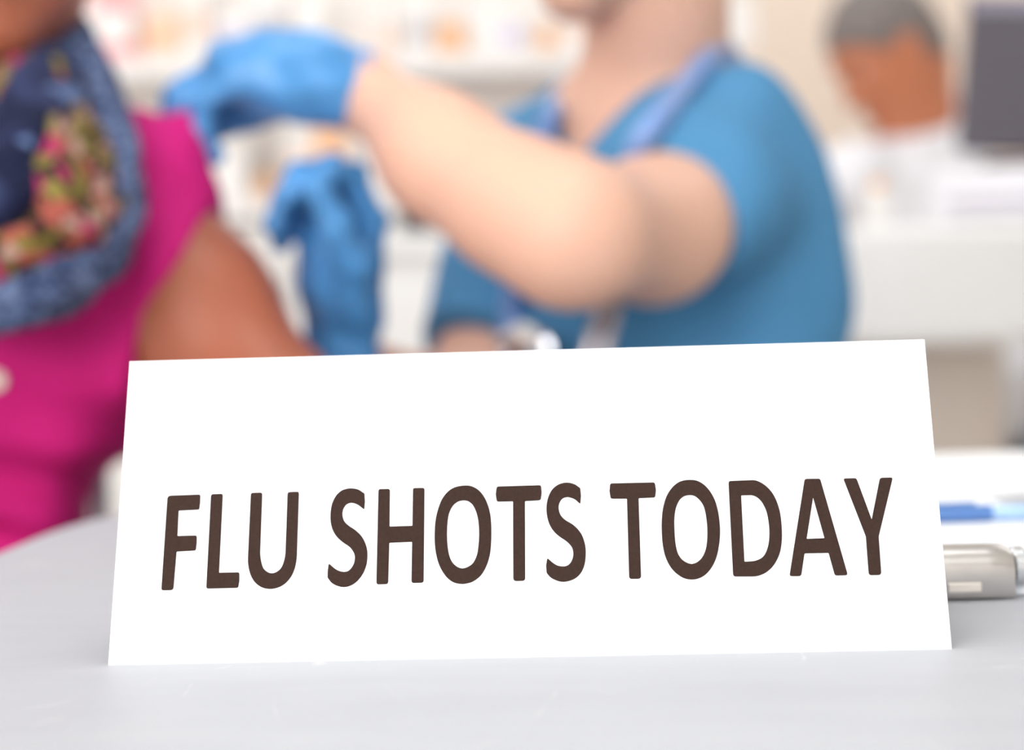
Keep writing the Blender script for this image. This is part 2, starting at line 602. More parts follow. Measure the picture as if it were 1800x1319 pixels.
# ================================================================== TABLE
def table_mat():
    m = bpy.data.materials.new('grey_laminate')
    m.use_nodes = True
    nt = m.node_tree
    b = nt.nodes['Principled BSDF']
    b.inputs['Roughness'].default_value = 0.52
    b.inputs['Specular IOR Level'].default_value = 0.32
    tc = nt.nodes.new('ShaderNodeTexCoord')
    mp = nt.nodes.new('ShaderNodeMapping')
    mp.inputs['Scale'].default_value = (6, 26, 6)
    mp.inputs['Rotation'].default_value = (0, 0, .25)
    nt.links.new(tc.outputs['Object'], mp.inputs['Vector'])
    n = nt.nodes.new('ShaderNodeTexNoise')
    n.inputs['Scale'].default_value = 3
    n.inputs['Detail'].default_value = 6
    nt.links.new(mp.outputs['Vector'], n.inputs['Vector'])
    r = nt.nodes.new('ShaderNodeValToRGB')
    r.color_ramp.elements[0].position = .3
    r.color_ramp.elements[1].position = .72
    r.color_ramp.elements[0].color = lin((180, 181, 186)) + (1,)
    r.color_ramp.elements[1].color = lin((184, 185, 189)) + (1,)
    nt.links.new(n.outputs['Fac'], r.inputs['Fac'])
    # fine pale scratches: thin iso-lines of a stretched noise, broken up by a second one
    s1 = nt.nodes.new('ShaderNodeTexNoise')
    s1.inputs['Scale'].default_value = 14
    s1.inputs['Detail'].default_value = 1
    mp2 = nt.nodes.new('ShaderNodeMapping')
    mp2.inputs['Scale'].default_value = (1.6, .7, 1)
    mp2.inputs['Rotation'].default_value = (0, 0, -.5)
    nt.links.new(tc.outputs['Object'], mp2.inputs['Vector'])
    nt.links.new(mp2.outputs['Vector'], s1.inputs['Vector'])
    sub = nt.nodes.new('ShaderNodeMath'); sub.operation = 'SUBTRACT'; sub.inputs[1].default_value = .5
    ab = nt.nodes.new('ShaderNodeMath'); ab.operation = 'ABSOLUTE'
    lt = nt.nodes.new('ShaderNodeMapRange')
    lt.inputs['From Min'].default_value = 0.0
    lt.inputs['From Max'].default_value = 0.006
    lt.inputs['To Min'].default_value = 1.0
    lt.inputs['To Max'].default_value = 0.0
    nt.links.new(s1.outputs['Fac'], sub.inputs[0])
    nt.links.new(sub.outputs[0], ab.inputs[0])
    nt.links.new(ab.outputs[0], lt.inputs['Value'])
    s2 = nt.nodes.new('ShaderNodeTexNoise')
    s2.inputs['Scale'].default_value = 38
    nt.links.new(tc.outputs['Object'], s2.inputs['Vector'])
    m2 = nt.nodes.new('ShaderNodeMapRange')
    m2.inputs['From Min'].default_value = .56
    m2.inputs['From Max'].default_value = .70
    nt.links.new(s2.outputs['Fac'], m2.inputs['Value'])
    mu = nt.nodes.new('ShaderNodeMath'); mu.operation = 'MULTIPLY'
    nt.links.new(lt.outputs['Result'], mu.inputs[0])
    nt.links.new(m2.outputs['Result'], mu.inputs[1])
    mix = nt.nodes.new('ShaderNodeMixRGB')
    mix.inputs[2].default_value = lin((202, 201, 201)) + (1,)
    nt.links.new(mu.outputs[0], mix.inputs[0])
    nt.links.new(r.outputs['Color'], mix.inputs[1])
    nt.links.new(mix.outputs[0], b.inputs['Base Color'])
    return m

M_table = table_mat()
tb = empty('table', (.25, .1, 0), 'pale grey laminate table with rounded far edge under the white sign', 'table')
outline = spline([(-.275, -.55, 0), (-.274, -.2, 0), (-.272, .1, 0), (-.269, .285, 0), (-.264, .38, 0), (-.246, .440, 0), (-.19, .500, 0), (-.06, .568, 0),
                  (.10, .625, 0), (.28, .655, 0), (.55, .675, 0), (.82, .66, 0), (.98, .62, 0), (1.03, .40, 0), (1.03, .0, 0), (1.02, -.55, 0),
                  (.95, -.64, 0), (.7, -.66, 0), (.3, -.66, 0), (-.12, -.66, 0), (-.21, -.63, 0)], 6, True)
prism('tabletop', outline, TZ - .028, TZ, M_table, tb, bevel=.004)
M_leg = mat('table_leg_metal', (168, 168, 172), 0.35, 0.9)
for lx, ly in ((-.10, -.5), (.86, -.5), (.0, .42), (.80, .52)):
    lathe('leg', [(.03, 0), (.03, .015), (.022, .02), (.022, TZ - .04), (.045, TZ - .036), (.045, TZ - .028)], (lx, ly, 0), M_leg, tb, 20)

# ================================================================== TENT SIGN
LEAN = math.radians(24.6)
SW, SH = .28, .10997
sgn = empty('tent_sign', (0, 0, TZ), 'white folded card tent sign reading FLU SHOTS TODAY in brown capitals', 'sign')
M_card = mat('white_card', (250, 250, 251), 0.7, spec=.25)
M_ink = mat('brown_ink', (60, 45, 39), 0.85, noise=.10, scale=900, spec=.1)
up_f = Vector((0, math.sin(LEAN), math.cos(LEAN)))
n_f = Vector((0, -math.cos(LEAN), math.sin(LEAN)))
top = up_f * SH
TH = .00035


def card(name, u0, u1, n):
    """thin card between bottom edge y-offset u0 and ridge u1"""
    vs = []
    N = 14
    for j in range(N + 1):
        for i in range(2):
            p = u0.lerp(u1, j / N)
            vs.append(p + Vector(((-SW / 2, SW / 2)[i], 0, TZ)))
    front = len(vs)
    for v in list(vs):
        vs.append(v - n * TH)
    fs = []
    for j in range(N):
        fs.append((2 * j, 2 * j + 1, 2 * j + 3, 2 * j + 2))
        fs.append((front + 2 * j, front + 2 * j + 2, front + 2 * j + 3, front + 2 * j + 1))
        fs.append((2 * j, 2 * j + 2, front + 2 * j + 2, front + 2 * j))
        fs.append((2 * j + 1, front + 2 * j + 1, front + 2 * j + 3, 2 * j + 3))
    fs.append((0, front, front + 1, 1))
    fs.append((2 * N, 2 * N + 1, front + 2 * N + 1, front + 2 * N))
    me = bpy.data.meshes.new(name)
    me.from_pydata(vs, [], fs)
    return link(name, me, M_card, sgn)


card('front_panel', Vector((0, 0, 0.0)), top, n_f)
n_b = Vector((0, math.cos(LEAN), math.sin(LEAN)))
card('back_panel', Vector((0, 2 * top.y, 0.0)), top, n_b)
LETTERS = [
  ('F', [[(-123.37,58.05),(-123.32,58.5),(-123.17,58.85),(-122.93,59.11),(-122.59,59.26),(-122.16,59.32),(-112.52,59.44),(-112.28,59.42),(-112.1,59.34),(-111.96,59.2),(-111.88,59.01),(-111.85,58.76),(-111.83,56.61),(-111.96,54.55),(-111.99,54.35),(-112.06,54.19),(-112.18,54.08),(-112.33,54.01),(-112.53,53.98),(-118.86,53.8),(-118.97,53.79),(-119.05,53.75),(-119.11,53.68),(-119.14,53.59),(-119.15,53.48),(-119.06,44.87),(-118.87,44.68),(-112.99,44.71),(-112.75,44.68),(-112.56,44.6),(-112.43,44.46),(-112.34,44.27),(-112.31,44.03),(-112.24,41.97),(-112.37,39.91),(-112.4,39.71),(-112.47,39.56),(-112.59,39.44),(-112.74,39.37),(-112.93,39.34),(-118.73,39.13),(-118.84,39.11),(-118.93,39.07),(-118.99,39.01),(-119.02,38.92),(-119.04,38.81),(-119.34,26.55),(-119.39,26.18),(-119.52,25.89),(-119.73,25.69),(-120.01,25.56),(-120.38,25.52),(-122.66,25.52),(-122.96,25.56),(-123.19,25.66),(-123.35,25.83),(-123.45,26.06),(-123.48,26.37)]]),
  ('L', [[(-108.19,58.64),(-108.16,58.94),(-108.06,59.17),(-107.91,59.33),(-107.69,59.43),(-107.41,59.47),(-104.82,59.52),(-104.54,59.5),(-104.32,59.4),(-104.17,59.25),(-104.07,59.02),(-104.04,58.73),(-103.99,31.45),(-103.84,31.3),(-97.65,31.3),(-97.42,31.27),(-97.23,31.19),(-97.1,31.06),(-97.01,30.87),(-96.97,30.63),(-96.87,28.36),(-97.1,26.39),(-97.15,26.2),(-97.23,26.05),(-97.35,25.94),(-97.5,25.88),(-97.7,25.85),(-107.32,25.8),(-107.6,25.83),(-107.81,25.92),(-107.96,26.08),(-108.06,26.29),(-108.09,26.58)]]),
  ('U', [[(-94.31,58.8),(-94.28,59.09),(-94.18,59.32),(-94.03,59.48),(-93.81,59.58),(-93.53,59.62),(-91.1,59.63),(-90.82,59.6),(-90.6,59.51),(-90.44,59.34),(-90.35,59.12),(-90.31,58.83),(-90.17,38.24),(-90.1,37.2),(-89.95,36.17),(-89.74,35.18),(-89.5,34.26),(-89.2,33.35),(-88.84,32.57),(-88.41,32.02),(-87.88,31.55),(-87.36,31.18),(-86.89,30.93),(-86.38,30.76),(-85.86,30.69),(-85.32,30.73),(-84.77,30.87),(-84.26,31.11),(-83.7,31.49),(-83.14,32),(-82.69,32.59),(-82.31,33.39),(-82,34.34),(-81.76,35.3),(-81.59,36.29),(-81.49,37.31),(-81.46,38.35),(-81.53,58.76),(-81.5,59.06),(-81.4,59.29),(-81.25,59.45),(-81.03,59.55),(-80.75,59.59),(-78.35,59.65),(-78.07,59.62),(-77.86,59.53),(-77.7,59.37),(-77.61,59.14),(-77.57,58.85),(-77.5,37.95),(-77.51,36.83),(-77.55,35.71),(-77.65,34.6),(-77.82,33.47),(-78.05,32.34),(-78.36,31.28),(-78.74,30.33),(-79.2,29.42),(-79.74,28.59),(-80.34,27.84),(-81.01,27.15),(-81.72,26.58),(-82.45,26.13),(-83.24,25.78),(-84.04,25.51),(-84.85,25.33),(-85.69,25.23),(-86.53,25.23),(-87.38,25.33),(-88.24,25.52),(-89.06,25.83),(-89.91,26.31),(-90.75,26.93),(-91.49,27.64),(-92.11,28.43),(-92.64,29.32),(-93.08,30.24),(-93.44,31.18),(-93.73,32.16),(-93.95,33.14),(-94.12,34.15),(-94.24,35.17),(-94.29,36.2)]]),
  ('S', [[(-55.08,58.59),(-54.99,58.51),(-54.92,58.43),(-54.86,58.33),(-54.83,58.22),(-54.81,58.1),(-54.62,55.45),(-54.76,53.03),(-54.79,52.89),(-54.83,52.8),(-54.91,52.77),(-55,52.79),(-55.12,52.88),(-56.61,54.1),(-57.04,54.39),(-57.5,54.65),(-57.97,54.85),(-58.46,55.01),(-58.96,55.12),(-59.46,55.13),(-59.97,55.05),(-60.48,54.88),(-60.94,54.61),(-61.33,54.21),(-61.68,53.7),(-61.94,53.15),(-62.14,52.52),(-62.26,51.84),(-62.28,51.14),(-62.18,50.37),(-61.98,49.56),(-61.68,48.81),(-61.25,48.17),(-60.72,47.6),(-60.15,47.08),(-59.44,46.55),(-58.65,46.04),(-57.89,45.49),(-57.14,44.85),(-56.41,44.16),(-55.77,43.44),(-55.24,42.71),(-54.78,41.93),(-54.38,41.11),(-54.03,40.26),(-53.74,39.37),(-53.53,38.5),(-53.4,37.69),(-53.34,36.87),(-53.33,36.06),(-53.35,35.08),(-53.42,34.05),(-53.58,33.03),(-53.87,31.96),(-54.25,30.88),(-54.72,29.87),(-55.27,28.96),(-55.9,28.1),(-56.57,27.35),(-57.23,26.75),(-57.96,26.24),(-58.73,25.83),(-59.52,25.54),(-60.36,25.36),(-61.21,25.32),(-62.11,25.43),(-63.04,25.69),(-63.87,26),(-64.52,26.35),(-65.13,26.78),(-65.66,27.25),(-66.59,28.53),(-66.65,28.63),(-66.7,28.74),(-66.74,28.85),(-66.76,28.97),(-66.77,29.08),(-66.78,31.2),(-66.55,33.29),(-66.52,33.45),(-66.46,33.55),(-66.38,33.58),(-66.27,33.54),(-66.14,33.44),(-64.62,32.06),(-64.14,31.71),(-63.63,31.38),(-63.13,31.12),(-62.64,30.92),(-62.15,30.78),(-61.64,30.69),(-61.1,30.65),(-60.55,30.68),(-60.03,30.81),(-59.55,31.09),(-59.12,31.48),(-58.73,31.93),(-58.38,32.47),(-58.07,33.08),(-57.84,33.73),(-57.69,34.43),(-57.62,35.16),(-57.62,35.85),(-57.72,36.43),(-57.89,37),(-58.14,37.54),(-58.51,38.16),(-58.98,38.81),(-59.51,39.4),(-60.25,39.98),(-61.1,40.54),(-61.92,41.14),(-62.67,41.77),(-63.4,42.45),(-64.05,43.18),(-64.61,43.96),(-65.1,44.79),(-65.51,45.67),(-65.85,46.61),(-66.1,47.6),(-66.28,48.61),(-66.38,49.72),(-66.41,50.89),(-66.38,52.02),(-66.3,53.07),(-66.15,54.11),(-65.93,55.11),(-65.61,56.03),(-65.21,56.92),(-64.75,57.72),(-64.23,58.42),(-63.64,59.04),(-63.01,59.55),(-62.35,59.89),(-61.63,60.12),(-60.94,60.28),(-60.3,60.37),(-59.65,60.4),(-59,60.36),(-58.25,60.24),(-57.48,60.05),(-56.74,59.77)]]),
  ('H', [[(-50.06,59.13),(-50.03,59.4),(-49.95,59.61),(-49.8,59.76),(-49.6,59.85),(-49.34,59.88),(-46.78,59.85),(-46.52,59.82),(-46.32,59.73),(-46.18,59.58),(-46.09,59.37),(-46.06,59.1),(-45.97,46.5),(-45.83,46.34),(-38.29,46.4),(-38.14,46.56),(-38.14,59.21),(-38.11,59.48),(-38.03,59.69),(-37.89,59.84),(-37.69,59.92),(-37.43,59.95),(-34.84,59.93),(-34.58,59.9),(-34.38,59.8),(-34.24,59.65),(-34.15,59.44),(-34.12,59.17),(-34.07,27.16),(-34.1,26.83),(-34.21,26.58),(-34.38,26.4),(-34.63,26.29),(-34.94,26.25),(-37.31,26.23),(-37.63,26.27),(-37.87,26.37),(-38.05,26.55),(-38.15,26.8),(-38.19,27.13),(-38.18,40.55),(-38.33,40.7),(-45.81,40.55),(-45.96,40.4),(-46.07,26.94),(-46.11,26.61),(-46.22,26.36),(-46.39,26.18),(-46.64,26.07),(-46.96,26.03),(-49.21,26.01),(-49.53,26.05),(-49.77,26.15),(-49.95,26.33),(-50.05,26.58),(-50.09,26.91)]]),
  ('O', [[(-19.99,60.46),(-19.18,60.41),(-18.39,60.26),(-17.62,60),(-16.85,59.62),(-16.1,59.14),(-15.41,58.56),(-14.73,57.82),(-14.08,56.95),(-13.52,56.04),(-12.99,54.95),(-12.51,53.76),(-12.11,52.55),(-11.8,51.36),(-11.56,50.15),(-11.39,48.93),(-11.26,47.56),(-11.18,46.12),(-11.14,44.69),(-11.14,43.43),(-11.15,42.09),(-11.18,40.74),(-11.24,39.5),(-11.34,38.08),(-11.49,36.68),(-11.71,35.31),(-12.03,33.99),(-12.42,32.7),(-12.9,31.48),(-13.43,30.35),(-14.05,29.27),(-14.75,28.32),(-15.58,27.53),(-16.5,26.84),(-17.38,26.3),(-18.15,25.98),(-18.95,25.77),(-19.7,25.62),(-20.32,25.54),(-20.94,25.52),(-21.56,25.57),(-22.36,25.68),(-23.22,25.88),(-24.04,26.2),(-24.86,26.71),(-25.66,27.36),(-26.38,28.1),(-27.11,29.07),(-27.81,30.18),(-28.43,31.35),(-28.93,32.55),(-29.36,33.8),(-29.7,35.08),(-29.99,36.46),(-30.21,37.89),(-30.37,39.29),(-30.46,40.59),(-30.5,41.89),(-30.5,43.19),(-30.48,44.3),(-30.45,45.47),(-30.39,46.64),(-30.29,47.75),(-30.11,49.07),(-29.85,50.37),(-29.54,51.66),(-29.15,53.01),(-28.69,54.35),(-28.16,55.57),(-27.56,56.58),(-26.87,57.52),(-26.13,58.33),(-25.36,58.98),(-24.52,59.52),(-23.61,59.92),(-22.44,60.21),(-21.14,60.39)],
    [(-20.6,55.06),(-20,55.01),(-19.41,54.87),(-18.86,54.62),(-18.3,54.19),(-17.75,53.64),(-17.29,53),(-16.84,52.12),(-16.43,51.08),(-16.09,50.02),(-15.84,48.95),(-15.65,47.85),(-15.52,46.74),(-15.41,45.49),(-15.35,44.16),(-15.33,42.83),(-15.36,41.52),(-15.43,40.22),(-15.54,38.95),(-15.67,37.73),(-15.84,36.53),(-16.1,35.41),(-16.45,34.43),(-16.9,33.49),(-17.4,32.71),(-17.9,32.2),(-18.5,31.79),(-19.1,31.46),(-19.69,31.2),(-20.3,31.02),(-20.9,30.96),(-21.51,31.04),(-22.11,31.24),(-22.68,31.54),(-23.28,31.99),(-23.88,32.55),(-24.4,33.19),(-24.84,33.97),(-25.21,34.87),(-25.5,35.79),(-25.74,36.86),(-25.92,38.02),(-26.06,39.19),(-26.17,40.45),(-26.24,41.77),(-26.27,43.09),(-26.26,44.51),(-26.21,45.97),(-26.11,47.32),(-26,48.44),(-25.84,49.55),(-25.6,50.58),(-25.27,51.51),(-24.84,52.41),(-24.36,53.18),(-23.85,53.76),(-23.26,54.26),(-22.64,54.65),(-21.97,54.89),(-21.27,55.02)]]),
  ('T', [[(-9.39,59.07),(-9.33,59.33),(-9.22,59.53),(-9.07,59.68),(-8.86,59.77),(-8.61,59.8),(5.23,59.9),(5.48,59.87),(5.68,59.79),(5.83,59.64),(5.93,59.44),(5.97,59.18),(6.11,57.2),(5.84,55.19),(5.78,54.93),(5.67,54.73),(5.51,54.58),(5.3,54.49),(5.05,54.45),(0.54,54.29),(0.35,54.08),(0.24,27.22),(0.2,26.83),(0.07,26.53),(-0.14,26.32),(-0.44,26.19),(-0.81,26.15),(-2.73,26.16),(-3.11,26.21),(-3.4,26.34),(-3.61,26.55),(-3.74,26.86),(-3.78,27.25),(-3.73,54.12),(-3.91,54.31),(-8.59,54.32),(-8.84,54.35),(-9.05,54.43),(-9.2,54.58),(-9.31,54.78),(-9.38,55.04),(-9.65,57.09)]]),
  ('S', [[(19.08,58.71),(19.17,58.63),(19.24,58.53),(19.3,58.43),(19.33,58.31),(19.35,58.19),(19.53,55.71),(19.27,53.22),(19.24,53.07),(19.19,52.98),(19.12,52.95),(19.02,52.99),(18.91,53.08),(17.51,54.45),(17,54.74),(16.46,54.97),(15.95,55.14),(15.54,55.27),(15.13,55.36),(14.71,55.37),(14.19,55.28),(13.63,55.11),(13.13,54.82),(12.72,54.39),(12.38,53.85),(12.11,53.27),(11.93,52.65),(11.83,51.98),(11.83,51.31),(11.95,50.55),(12.16,49.75),(12.49,49.01),(12.94,48.34),(13.5,47.73),(14.11,47.18),(14.85,46.66),(15.65,46.19),(16.43,45.66),(17.14,45.04),(17.81,44.37),(18.41,43.66),(18.93,42.94),(19.39,42.17),(19.77,41.36),(20.12,40.34),(20.42,39.21),(20.64,38.11),(20.75,37.15),(20.79,36.18),(20.77,35.21),(20.71,34.06),(20.58,32.84),(20.37,31.7),(20.08,30.69),(19.7,29.72),(19.24,28.85),(18.69,28.08),(18.06,27.39),(17.35,26.82),(16.57,26.36),(15.72,26.01),(14.87,25.76),(14.06,25.59),(13.23,25.51),(12.41,25.56),(11.55,25.75),(10.7,26.07),(9.95,26.41),(9.4,26.72),(8.88,27.09),(8.43,27.49),(7.64,28.53),(7.57,28.64),(7.52,28.75),(7.48,28.86),(7.45,28.98),(7.43,29.11),(7.3,31.35),(7.67,33.46),(7.72,33.63),(7.79,33.73),(7.88,33.76),(7.99,33.73),(8.13,33.62),(9.41,32.42),(9.91,32.03),(10.43,31.66),(10.94,31.36),(11.44,31.16),(11.96,31.03),(12.48,30.95),(13.05,30.9),(13.63,30.91),(14.18,31.04),(14.7,31.3),(15.18,31.67),(15.59,32.12),(15.93,32.7),(16.2,33.36),(16.39,34.03),(16.51,34.67),(16.55,35.32),(16.52,35.95),(16.42,36.57),(16.25,37.17),(15.99,37.74),(15.57,38.35),(15.04,38.97),(14.47,39.55),(13.7,40.15),(12.83,40.76),(12.01,41.38),(11.3,42),(10.62,42.65),(10.02,43.37),(9.44,44.23),(8.92,45.18),(8.49,46.17),(8.16,47.23),(7.92,48.34),(7.75,49.45),(7.66,50.55),(7.66,51.65),(7.73,52.72),(7.87,53.72),(8.09,54.71),(8.39,55.66),(8.76,56.59),(9.22,57.48),(9.73,58.26),(10.3,58.88),(10.95,59.42),(11.64,59.86),(12.36,60.19),(13.12,60.42),(13.84,60.57),(14.47,60.62),(15.1,60.58),(15.73,60.49),(16.41,60.32),(17.1,60.08),(17.75,59.77)]]),
  ('T', [[(29.46,59.2),(29.52,59.47),(29.63,59.67),(29.78,59.82),(29.99,59.91),(30.25,59.94),(44.07,59.93),(44.33,59.9),(44.54,59.81),(44.7,59.66),(44.81,59.46),(44.87,59.19),(45.1,57.19),(44.82,55.16),(44.76,54.92),(44.66,54.73),(44.51,54.59),(44.32,54.51),(44.08,54.48),(39.27,54.38),(39.1,54.19),(39.15,27.1),(39.11,26.71),(38.99,26.41),(38.78,26.2),(38.49,26.07),(38.12,26.02),(36.15,26.02),(35.78,26.07),(35.49,26.2),(35.28,26.41),(35.16,26.71),(35.12,27.1),(35.13,54.11),(34.96,54.3),(30.3,54.41),(30.04,54.45),(29.83,54.54),(29.67,54.69),(29.56,54.9),(29.5,55.16),(29.25,57.28)]]),
  ('O', [[(56.83,60.52),(57.62,60.48),(58.41,60.37),(59.17,60.15),(59.95,59.78),(60.73,59.28),(61.45,58.7),(62.15,57.98),(62.81,57.16),(63.4,56.28),(63.95,55.3),(64.45,54.25),(64.88,53.16),(65.23,52.01),(65.51,50.82),(65.74,49.61),(65.93,48.32),(66.06,46.97),(66.15,45.63),(66.2,44.58),(66.22,43.51),(66.22,42.44),(66.17,41.37),(66.09,40.31),(65.97,39.25),(65.82,38.19),(65.64,37.14),(65.43,36.07),(65.19,34.99),(64.91,33.93),(64.6,32.95),(64.15,31.81),(63.62,30.71),(63.02,29.68),(62.32,28.71),(61.54,27.8),(60.75,27.04),(60.01,26.5),(59.22,26.06),(58.39,25.72),(57.54,25.49),(56.66,25.37),(55.79,25.36),(54.92,25.46),(54.05,25.68),(53.22,26.01),(52.36,26.51),(51.49,27.15),(50.7,27.86),(49.98,28.65),(49.33,29.52),(48.77,30.45),(48.23,31.54),(47.76,32.72),(47.38,33.94),(47.15,34.95),(46.97,36.01),(46.82,37.1),(46.71,38.19),(46.63,39.31),(46.58,40.46),(46.57,41.62),(46.57,42.74),(46.58,43.82),(46.62,44.89),(46.68,45.96),(46.76,47.01),(46.9,48.34),(47.08,49.67),(47.33,50.98),(47.68,52.3),(48.1,53.61),(48.57,54.79),(49.07,55.77),(49.65,56.69),(50.27,57.53),(50.94,58.27),(51.67,58.94),(52.4,59.49),(53.06,59.86),(53.76,60.13),(54.48,60.33),(55.25,60.47),(56.04,60.52)],
    [(56.63,55.06),(57.23,54.99),(57.82,54.82),(58.36,54.55),(58.95,54.08),(59.53,53.47),(60.05,52.82),(60.48,52.14),(60.84,51.41),(61.13,50.64),(61.36,49.69),(61.54,48.63),(61.67,47.57),(61.79,46.31),(61.88,44.95),(61.92,43.6),(61.91,42.54),(61.88,41.45),(61.83,40.37),(61.74,39.35),(61.59,38.11),(61.38,36.87),(61.1,35.74),(60.75,34.78),(60.32,33.86),(59.84,33.06),(59.35,32.44),(58.78,31.89),(58.19,31.44),(57.58,31.12),(56.93,30.89),(56.29,30.79),(55.65,30.87),(55.03,31.08),(54.43,31.38),(53.83,31.75),(53.25,32.22),(52.75,32.77),(52.29,33.45),(51.89,34.23),(51.59,35.05),(51.34,36.16),(51.15,37.42),(51.02,38.69),(50.95,39.78),(50.91,40.95),(50.89,42.13),(50.89,43.25),(50.9,44.59),(50.94,45.94),(51.03,47.21),(51.17,48.36),(51.37,49.5),(51.64,50.57),(51.99,51.55),(52.43,52.5),(52.91,53.3),(53.39,53.87),(53.95,54.34),(54.57,54.71),(55.24,54.93),(55.95,55.04)]]),
  ('D', [[(69.79,58.85),(69.83,59.18),(69.93,59.44),(70.1,59.63),(70.34,59.74),(70.65,59.78),(78.1,59.91),(78.89,59.79),(79.66,59.53),(80.39,59.18),(81.16,58.71),(81.92,58.13),(82.62,57.48),(83.34,56.68),(84.03,55.77),(84.63,54.8),(85.14,53.75),(85.57,52.62),(85.94,51.46),(86.26,50.22),(86.53,48.93),(86.72,47.62),(86.85,46.17),(86.91,44.64),(86.94,43.12),(86.93,41.62),(86.87,40.11),(86.76,38.65),(86.57,37.24),(86.32,35.84),(86.01,34.56),(85.65,33.51),(85.2,32.48),(84.7,31.52),(84.17,30.63),(83.58,29.78),(82.94,29.01),(82.24,28.33),(81.49,27.71),(80.72,27.19),(79.96,26.79),(79.16,26.47),(78.39,26.23),(77.75,26.08),(77.09,26),(76.43,25.97),(70.76,26.09),(70.43,26.14),(70.17,26.26),(69.99,26.45),(69.88,26.72),(69.84,27.06)],
    [(73.86,54.37),(73.99,54.51),(77.01,54.54),(77.63,54.44),(78.24,54.25),(78.8,53.97),(79.36,53.56),(79.9,53.04),(80.38,52.47),(80.83,51.77),(81.23,50.98),(81.58,50.17),(81.87,49.38),(82.1,48.56),(82.28,47.73),(82.44,46.65),(82.57,45.45),(82.66,44.26),(82.71,43.11),(82.72,41.96),(82.67,40.81),(82.58,39.64),(82.43,38.47),(82.23,37.39),(82,36.44),(81.71,35.52),(81.37,34.67),(80.99,33.93),(80.55,33.24),(80.02,32.65),(79.4,32.19),(78.7,31.84),(78.01,31.57),(77.36,31.4),(76.7,31.3),(76.03,31.24),(74,31.19),(73.87,31.32)]]),
  ('A', [[(95.44,59.13),(95.53,59.4),(95.66,59.61),(95.84,59.76),(96.06,59.85),(96.33,59.88),(100.1,59.86),(100.37,59.83),(100.59,59.74),(100.77,59.59),(100.9,59.38),(100.98,59.12),(107.73,26.69),(107.77,26.34),(107.71,26.06),(107.55,25.86),(107.3,25.74),(106.96,25.7),(104.43,25.68),(104.12,25.71),(103.86,25.81),(103.66,25.98),(103.51,26.22),(103.42,26.52),(102.05,33.38),(101.82,33.58),(94.22,33.59),(93.98,33.39),(92.64,26.65),(92.54,26.31),(92.38,26.05),(92.16,25.87),(91.88,25.76),(91.55,25.73),(89.44,25.78),(89.12,25.83),(88.88,25.94),(88.74,26.13),(88.69,26.4),(88.72,26.73)],
    [(98,52.98),(98.08,52.98),(100.94,38.9),(100.84,38.76),(95.14,38.67),(95.04,38.8)]]),
  ('Y', [[(108.83,58.97),(108.78,59.23),(108.81,59.44),(108.91,59.58),(109.09,59.67),(109.34,59.7),(112.32,59.72),(112.59,59.69),(112.81,59.61),(113,59.46),(113.14,59.26),(113.25,59),(117.07,45.21),(117.1,45.13),(117.13,45.09),(117.16,45.09),(117.18,45.13),(117.21,45.22),(120.74,58.81),(120.85,59.11),(121,59.34),(121.2,59.5),(121.45,59.6),(121.74,59.64),(124.51,59.66),(124.79,59.62),(124.98,59.53),(125.09,59.37),(125.12,59.14),(125.06,58.85),(119.16,39.26),(119.12,39.12),(119.1,38.99),(119.08,38.86),(119.06,38.72),(119.06,38.58),(119,26.68),(118.96,26.27),(118.82,25.95),(118.6,25.72),(118.29,25.58),(117.9,25.54),(115.76,25.55),(115.41,25.59),(115.14,25.72),(114.95,25.92),(114.83,26.2),(114.79,26.57),(114.76,38.69),(114.76,38.82),(114.75,38.96),(114.73,39.09),(114.7,39.22),(114.67,39.35)]]),
]

for ch, cons in LETTERS:
    cu = bpy.data.curves.new('letter', 'CURVE')
    cu.dimensions = '2D'
    cu.fill_mode = 'BOTH'
    cu.extrude = .00004
    for con in cons:
        sp = cu.splines.new('POLY')
        sp.points.add(len(con) - 1)
        for i, (a, b) in enumerate(con):
            sp.points[i].co = (a / 1000, b / 1000, 0, 1)
        sp.use_cyclic_u = True
    tmp = bpy.data.objects.new('letter_curve', cu)
    COL.objects.link(tmp)
    me = bpy.data.meshes.new_from_object(tmp.evaluated_get(bpy.context.evaluated_depsgraph_get()))
    bpy.data.objects.remove(tmp)
    bpy.data.curves.remove(cu)
    me.transform(Matrix(((1, 0, 0, 0), (0, up_f.y, n_f.y, n_f.y * .00012), (0, up_f.z, n_f.z, TZ + n_f.z * .00012), (0, 0, 0, 1))))
    me.materials.clear()
    o = link('letter', me, M_ink, sgn)
    o['label'] = 'dark brown printed letter %s' % ch

# ================================================================== CLIPBOARD, PAPERS, PEN on the table
M_steel = mat('brushed_clip_steel', (206, 202, 198), 0.28, 1.0, noise=.05, scale=60)
M_board = mat('clear_board', (226, 230, 234), 0.25)
M_paper = mat('office_paper', (250, 250, 250), 0.8)
M_form = mat('form_paper', (246, 248, 252), 0.8)
cR = on_table(1786, 1055)                       # right foot of the clip's front face
cR.z = TZ
ca = math.radians(2.0)
ex = Vector((math.cos(ca), math.sin(ca), 0))      # along the clip
ey = Vector((-math.sin(ca), math.cos(ca), 0))     # away from the camera
cw = .105
cc = cR - ex * (cw / 2)
RZ = Matrix.Rotation(ca, 4, 'Z')
cb = empty('clipboard', cc + ey * .15, 'clipboard with brushed steel clip lying right of the sign', 'clipboard')


def loc(a, b, z):
    return cc + ex * a + ey * b + Vector((0, 0, z))


